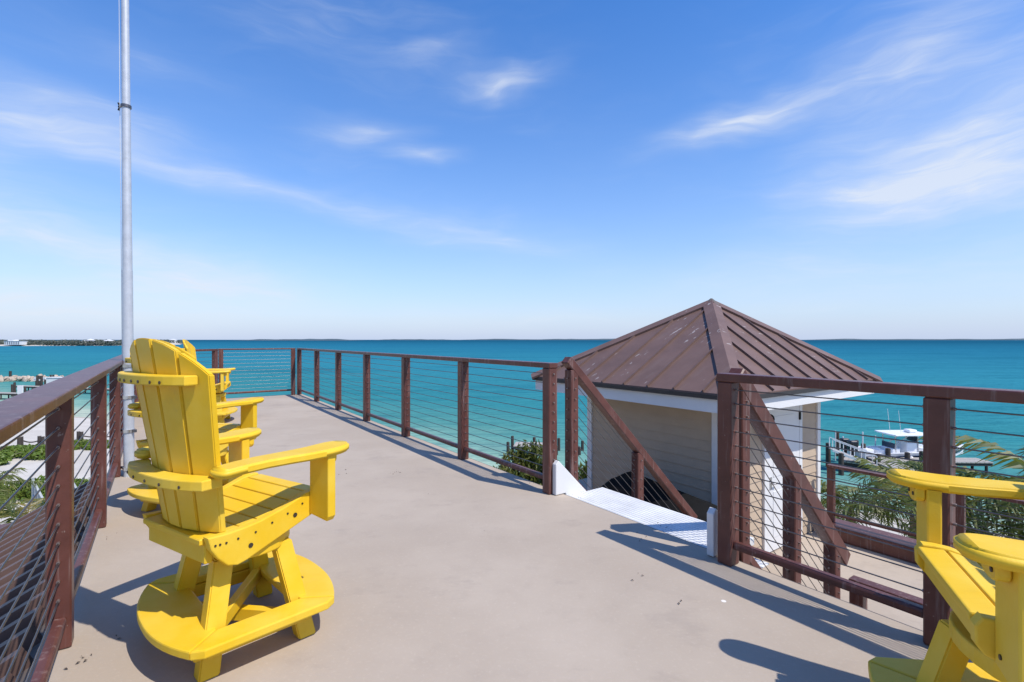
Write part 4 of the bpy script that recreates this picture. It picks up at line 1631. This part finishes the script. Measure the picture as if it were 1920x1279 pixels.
def boat():
    L = 8.2
    t = thing('motor_boat', 'white centre console motor boat with hard top raised at the pier', 'boat', (24.9, 36.1, -7.75), R(2))
    # hull sections: x along, half beam at sheer, at chine, keel height, sheer height
    secs = []
    for f, hb, cb, kz, cz, sz in ((0.0, 1.18, 1.02, 0.12, 0.34, 0.98), (0.25, 1.26, 1.06, 0.08, 0.32, 0.98), (0.5, 1.27, 1.0, 0.08, 0.34, 1.02), (0.7, 1.16, 0.80, 0.12, 0.42, 1.10),
                                  (0.86, 0.80, 0.42, 0.26, 0.58, 1.20), (0.96, 0.34, 0.14, 0.55, 0.80, 1.28), (1.0, 0.04, 0.02, 0.86, 0.98, 1.32)):
        secs.append((f * L, hb, cb, kz, cz, sz))
    bm = bmesh.new()
    rings = []
    for x, hb, cb, kz, cz, sz in secs:
        rings.append([bm.verts.new(v) for v in ((x, -hb, sz), (x, -cb, cz), (x, 0, kz), (x, cb, cz), (x, hb, sz))])
    for r0, r1 in zip(rings, rings[1:]):
        for k in range(4):
            bm.faces.new((r0[k], r0[k + 1], r1[k + 1], r1[k]))
    bm.faces.new(rings[0])
    link('hull', bm_mesh(bm), 'boat_white', t)
    bm = bmesh.new()
    prev = None
    for x, hb, cb, kz, cz, sz in secs:      # gunwale and floor
        inner = max(hb - 0.2, 0.01)
        r = [bm.verts.new(v) for v in ((x, -hb - 0.02, sz + 0.012), (x, -inner, sz + 0.012), (x, -inner * 0.98, 0.52 + 0.4 * max(0, x / L - 0.6)), (x, inner * 0.98, 0.52 + 0.4 * max(0, x / L - 0.6)), (x, inner, sz + 0.012), (x, hb + 0.02, sz + 0.012))]
        if prev:
            for k in range(5):
                bm.faces.new((prev[k], prev[k + 1], r[k + 1], r[k]))
        prev = r
    link('deck', bm_mesh(bm), 'boat_white', t)
    bm = bmesh.new()
    prev = None
    for x, hb, cb, kz, cz, sz in secs:
        r = [bm.verts.new((x, -hb * 1.0 - 0.012 + 0.03, sz - 0.20)), bm.verts.new((x, -(hb * 0.55 + cb * 0.45) - 0.03, (sz * 0.55 + cz * 0.45) - 0.10))]
        if prev:
            bm.faces.new((prev[0], prev[1], r[1], r[0]))
        prev = r
    link('hull_stripe', bm_mesh(bm), 'boat_blue', t)
    con = link('console', box((4.0, 0, 1.05), (0.95, 0.95, 1.05), None, 0.08, 2), 'boat_white', t)
    link('windscreen', box((4.32, 0, 1.86), (0.06, 0.95, 0.55), Matrix.Rotation(R(-20), 3, 'Y')), 'window_dark', con)
    link('seat', box((2.7, 0, 0.86), (0.6, 1.1, 0.66), None, 0.06, 2), 'boat_white', t)
    link('seat_back', box((2.55, 0, 1.35), (0.12, 1.1, 0.42), None, 0.04, 2), 'boat_blue', t)
    link('bow_seat', box((5.3, 0, 0.86), (0.8, 0.8, 0.5), None, 0.06, 2), 'boat_white', t)
    pts = [(2.3, -1.0), (2.2, -0.6), (2.2, 0.6), (2.3, 1.0), (4.7, 0.98), (5.1, 0.6), (5.1, -0.6), (4.7, -0.98)]
    top = link('hard_top', prism(pts, 'z', 2.14, 2.24, 0.03, 2), 'boat_white', t)
    link('radar', box((4.2, 0, 2.36), (0.6, 0.6, 0.22), None, 0.09, 3), 'boat_white', top)
    for (x, y) in ((2.6, -0.6), (2.6, 0.6), (4.3, -0.55), (4.3, 0.55)):
        link('top_leg', tube(((x + 0.1, y * 0.85, 0.55), (x, y, 2.15)), 0.035, 6), 'bright_steel', top)
    for y in (-0.35, 0.35):
        link('strut', tube(((2.5, y, 1.2), (3.9, y, 2.13)), 0.03, 6), 'bright_steel', top)
    for y in (-0.5, 0.5):
        link('antenna', tube(((3.1, y, 2.2), (2.9, y, 3.9)), 0.014, 5), 'white_paint', top)
    for y in (-0.42, 0.42):
        m = link('outboard_motor', box((-0.42, y, 1.38), (0.62, 0.46, 0.78), None, 0.14, 3), 'motor_black', t)
        link('lower_unit', box((-0.38, y, 0.55), (0.26, 0.16, 0.95), None, 0.05, 2), 'motor_black', m)
    bm = bmesh.new()
    bm_tube(bm, [(x, s, z) for x, s, z in ((5.3, -1.0, 1.15), (5.6, -1.0, 1.42), (7.6, -0.25, 1.6), (8.05, 0, 1.62), (7.6, 0.25, 1.6), (5.6, 1.0, 1.42), (5.3, 1.0, 1.15))], 0.022, 5)
    link('bow_rail', bm_mesh(bm), 'bright_steel', t)
    for k, x in enumerate((1.1, 1.9)):
        link('cooler', box((x, 0.25, 0.78), (0.55, 0.8, 0.5), None, 0.05, 2), 'boat_white', t)
    return t


boat()

f = thing('fender', 'round white boat fender hanging at the pier before the console', 'fender', px(1709, 862, 34.9))
bm = bmesh.new()
bmesh.ops.create_uvsphere(bm, u_segments=12, v_segments=8, radius=0.16, matrix=Matrix.Diagonal((1, 1, 1.5, 1)))
link('body', bm_mesh(bm, smooth=True), 'boat_white', f)
link('line', tube(((0, 0, 0.2), (0, 0, 0.55)), 0.012, 5), 'white_paint', f)

# piles and a small landing beyond the leafy tree
for i, (x, Z, ty) in enumerate(((953, 38.5, 829), (961, 40, 818), (996, 38.5, 831), (1002, 40, 820), (1010, 41.5, 833), (1043, 39, 836), (1048, 40.5, 822), (1087, 39, 838), (1092, 40.5, 827))):
    pile(['leftmost slim dark pile rising behind the leafy tree', 'taller slim pile, second from the left behind the leafy tree', 'slim pile at the right end of the small landing',
          'tall slim pile just left of the stair-top railing post', 'short slim pile touching the stair-top railing post', 'short slim pile in the gap beside the railing post',
          'slim pile in the gap left of the sloped stair railing', 'short slim pile left of the hut corner', 'tall slim pile next to the hut corner'][i], x, Z, ty, 0.13, 'slim piles beyond the leafy tree')
dock('small wooden landing among slim piles beyond the leafy tree', (0.2, 39.2), (2.4, 38.9), 1.6, -7.0)

# docks on the left
for i, (x, Z, ty, r) in enumerate(((70, 88, 704, .2), (74, 91, 705, .18), (78, 88, 705, .2), (85, 86, 712, .16), (95, 96, 703, .17), (100, 96, 703, .18), (107, 94, 712, .14), (113, 94, 711, .14),
                                   (23, 79, 721, .17), (28, 80, 717, .17), (35, 80, 727, .14), (47, 84, 725, .18), (62, 80, 728, .2), (19, 118, 696, .28))):
    pile(['tall dark pile at the left end of the white boat lift', 'dark pile just behind the left end of the white boat lift', 'dark pile under the white boat lift', 'short pile before the white boat lift',
          'left one of the far pair of piles by the boat lift', 'right one of the far pair of piles by the boat lift', 'slim pile near the right end of the boat lift', 'slim pile at the right end of the boat lift',
          'left one of two piles behind the nearest left pier', 'right one of two piles behind the nearest left pier', 'thin pile right of the two behind the nearest left pier', 'dark pile at the left end of the long far pier',
          'short thick pile near the long far pier', 'lone thick pile standing behind the rock jetty'][i], x, Z, ty, r, 'piles off the left beach')
dock('long narrow pier in the left shallows before the rock jetty', (-88, 88), (-66, 82), 1.2, -6.9, plank=0.5, legs=(0.1, 0.3, 0.5, 0.7, 0.9))
dock('nearest narrow pier at the left edge by the beach', (-82, 76.5), (-70, 74), 1.2, -6.85, plank=0.5, legs=(0.1, 0.4, 0.7, 0.95))
t = thing('boat_lift', 'white boat lift cradle on piles off the left beach', 'boat lift', (-84, 90, -7.8))
link('beam', box((0, 0, 1.75), (5.6, 0.22, 0.24)), 'white_paint', t)
link('beam', box((0.3, 3, 1.75), (5.2, 0.22, 0.24)), 'white_paint', t)
for x in (-2.4, -0.8, 0.8, 2.4):
    link('motor_box', box((x, 0.05, 2.06), (0.45, 0.4, 0.36)), 'white_paint', t)
    link('post', tube(((x, 0, 0), (x, 0, 1.63)), 0.09, 7), 'pile_wood', t)
t = thing('lift_box', 'white square equipment cabinet on the pier below the boat lift', 'cabinet', (-77.5, 84.5, -6.9))
link('body', box((0, 0, 0.85), (2.6, 1.3, 1.7), None, 0.05), 'white_paint', t)
link('lid', box((0, 0, 1.74), (2.8, 1.5, 0.08), None, 0.02), 'white_paint', t)
t = thing('sign_board', 'white upright panel standing at the end of the nearest left pier', 'panel', (-73.6, 74.2, -6.85))
link('board', box((0, 0, 0.6), (0.75, 0.1, 1.3)), 'white_paint', t)
link('post', tube(((0.42, 0, -1.0), (0.42, 0, 1.3)), 0.06, 6), 'white_paint', t)

jet = thing('rock_jetty', 'low jetty of tan boulders at the left edge of the water', 'jetty', (-104, 110, SEA_Z))
rk = []
for s in range(5):
    bm = bmesh.new()
    bmesh.ops.create_icosphere(bm, subdivisions=2, radius=1.0)
    for v in bm.verts:
        v.co *= 1 + 0.28 * noise.noise(v.co * 1.4 + Vector((s * 7, 0, 0)))
    rk.append(bm_mesh(bm))
rr = random.Random(3)
for k in range(170):
    q = rr.random()
    x = -17 + 22.0 * q
    o = link('boulder', rk[k % 5], 'rock', jet)
    o.location = (x, rr.gauss(0, 1.6) + 0.15 * x, rr.uniform(-0.1, 0.6) * (1 - 0.5 * max(0, q - 0.7)))
    o.scale = [rr.uniform(0.45, 1.0), rr.uniform(0.45, 0.9), rr.uniform(0.3, 0.55)]
    o.rotation_euler = (rr.random(), rr.random(), rr.random() * 6)

# short posts on the sand
for (x, y, Z, lb) in ((36, 835, 39, 'left one of the first pair of short sand posts under the rail cap'), (40, 835, 39.3, 'right one of the first pair of short sand posts under the rail cap'),
                      (74, 833, 39.6, 'left one of the two short sand posts beside the near railing post'), (80, 833, 39.4, 'right one of the two short sand posts beside the near railing post'),
                      (147, 820, 42.8, 'left one of the farthest pair of short sand posts'), (153, 820, 42.6, 'right one of the farthest pair of short sand posts'),
                      (12, 758, 66, 'short wooden post near the waterline at the left edge')):
    X = (x - 960) * Z / FPX
    gz = ground_z(X, Z)
    t = thing('sand_post', lb, 'post', (X, Z, gz), group='short posts on the sand')
    link('shaft', tube(((0, 0, -0.2), (0, 0, 0.72)), [0.13, 0.12], 8), 'pile_wood', t)
    link('cap', tube(((0, 0, 0.716), (0, 0, 0.75)), [0.11, 0.06], 8), 'dock_wood', t)
for (x0, x1, Z, lb) in ((44, 72, 39.5, 'low rope rail between the first two pairs of sand posts'), (156, 215, 42.5, 'low rope rail right of the farthest sand posts')):
    A = Vector(((x0 - 960) * Z / FPX, Z, 0))
    B = Vector(((x1 - 960) * Z / FPX, Z, 0))
    A.z = ground_z(A.x, A.y) + 0.35
    B.z = ground_z(B.x, B.y) + 0.35
    t = link('rope_rail', tube([A.lerp(B, k / 8) - Vector((0, 0, 0.12 * 4 * k / 8 * (1 - k / 8))) for k in range(9)], 0.05, 6), 'pile_wood')
    tag(t, lb, 'rope')

# grey wooden stair railing among the left shrubs
t = thing('beach_stair', 'weathered grey wooden stair railing down to the left beach', 'stair railing', px(62, 935, 22))
d = px(96, 965, 20.5) - px(62, 900, 22)
z0 = Vector((0, 0, 0))
for k in (0, 1):
    off = Vector((0.75, 0.9, 0)) * k
    link('hand_rail', beam(off + Vector((0, 0, 0.8)), off + Vector((0, 0, 0.8)) + d, 0.08, 0.06), 'grey_wood', t)
    link('bottom_rail', beam(off + Vector((0, 0, 0.15)), off + Vector((0, 0, 0.15)) + d, 0.08, 0.06), 'grey_wood', t)
    for q in range(7):
        p = off + d * (q / 6)
        link('baluster', beam(p + Vector((0, 0, -0.6 if q in (0, 6) else 0.15)), p + Vector((0, 0, 0.92 if q == 0 else 0.8)), 0.07, 0.07, up=Vector((1, 0, 0))), 'grey_wood', t)

# dry leaf bits and grit on the deck
bits = []
rr = random.Random(9)
cl = [(742, 887, 9), (1048, 924, 6), (640, 890, 4), (1000, 905, 3), (1090, 935, 2), (455, 908, 0), (1185, 1083, 3), (165, 1230, 10), (1275, 1130, 2), (1245, 990, 6), (1200, 1010, 5), (210, 1010, 3), (1560, 1240, 0), (620, 1100, 1), (900, 1000, 1), (800, 930, 1)]
verts, faces = [], []
for (x, y, n) in cl:
    Z = EYE * FPX / (y - 637)
    X = (x - 960) * Z / FPX
    for k in range(n):
        c = Vector((X + rr.gauss(0, 0.035), Z + rr.gauss(0, 0.05), 0.003))
        s = rr.uniform(0.004, 0.010)
        a_ = rr.uniform(0, 6.28)
        e1 = Vector((math.cos(a_), math.sin(a_), 0)) * s
        e2 = Vector((-math.sin(a_), math.cos(a_), 0)) * s * 0.5
        i0 = len(verts)
        verts += [c - e1, c - e2 + Vector((0, 0, 0.004)), c + e1 + Vector((0, 0, 0.003)), c + e2 + Vector((0, 0, 0.005))]
        faces.append((i0, i0 + 1, i0 + 2, i0 + 3))
tag(link('leaf_litter', raw(verts, faces), 'debris'), 'scattered dry leaf bits and grit on the deck floor', 'litter', kind='stuff')
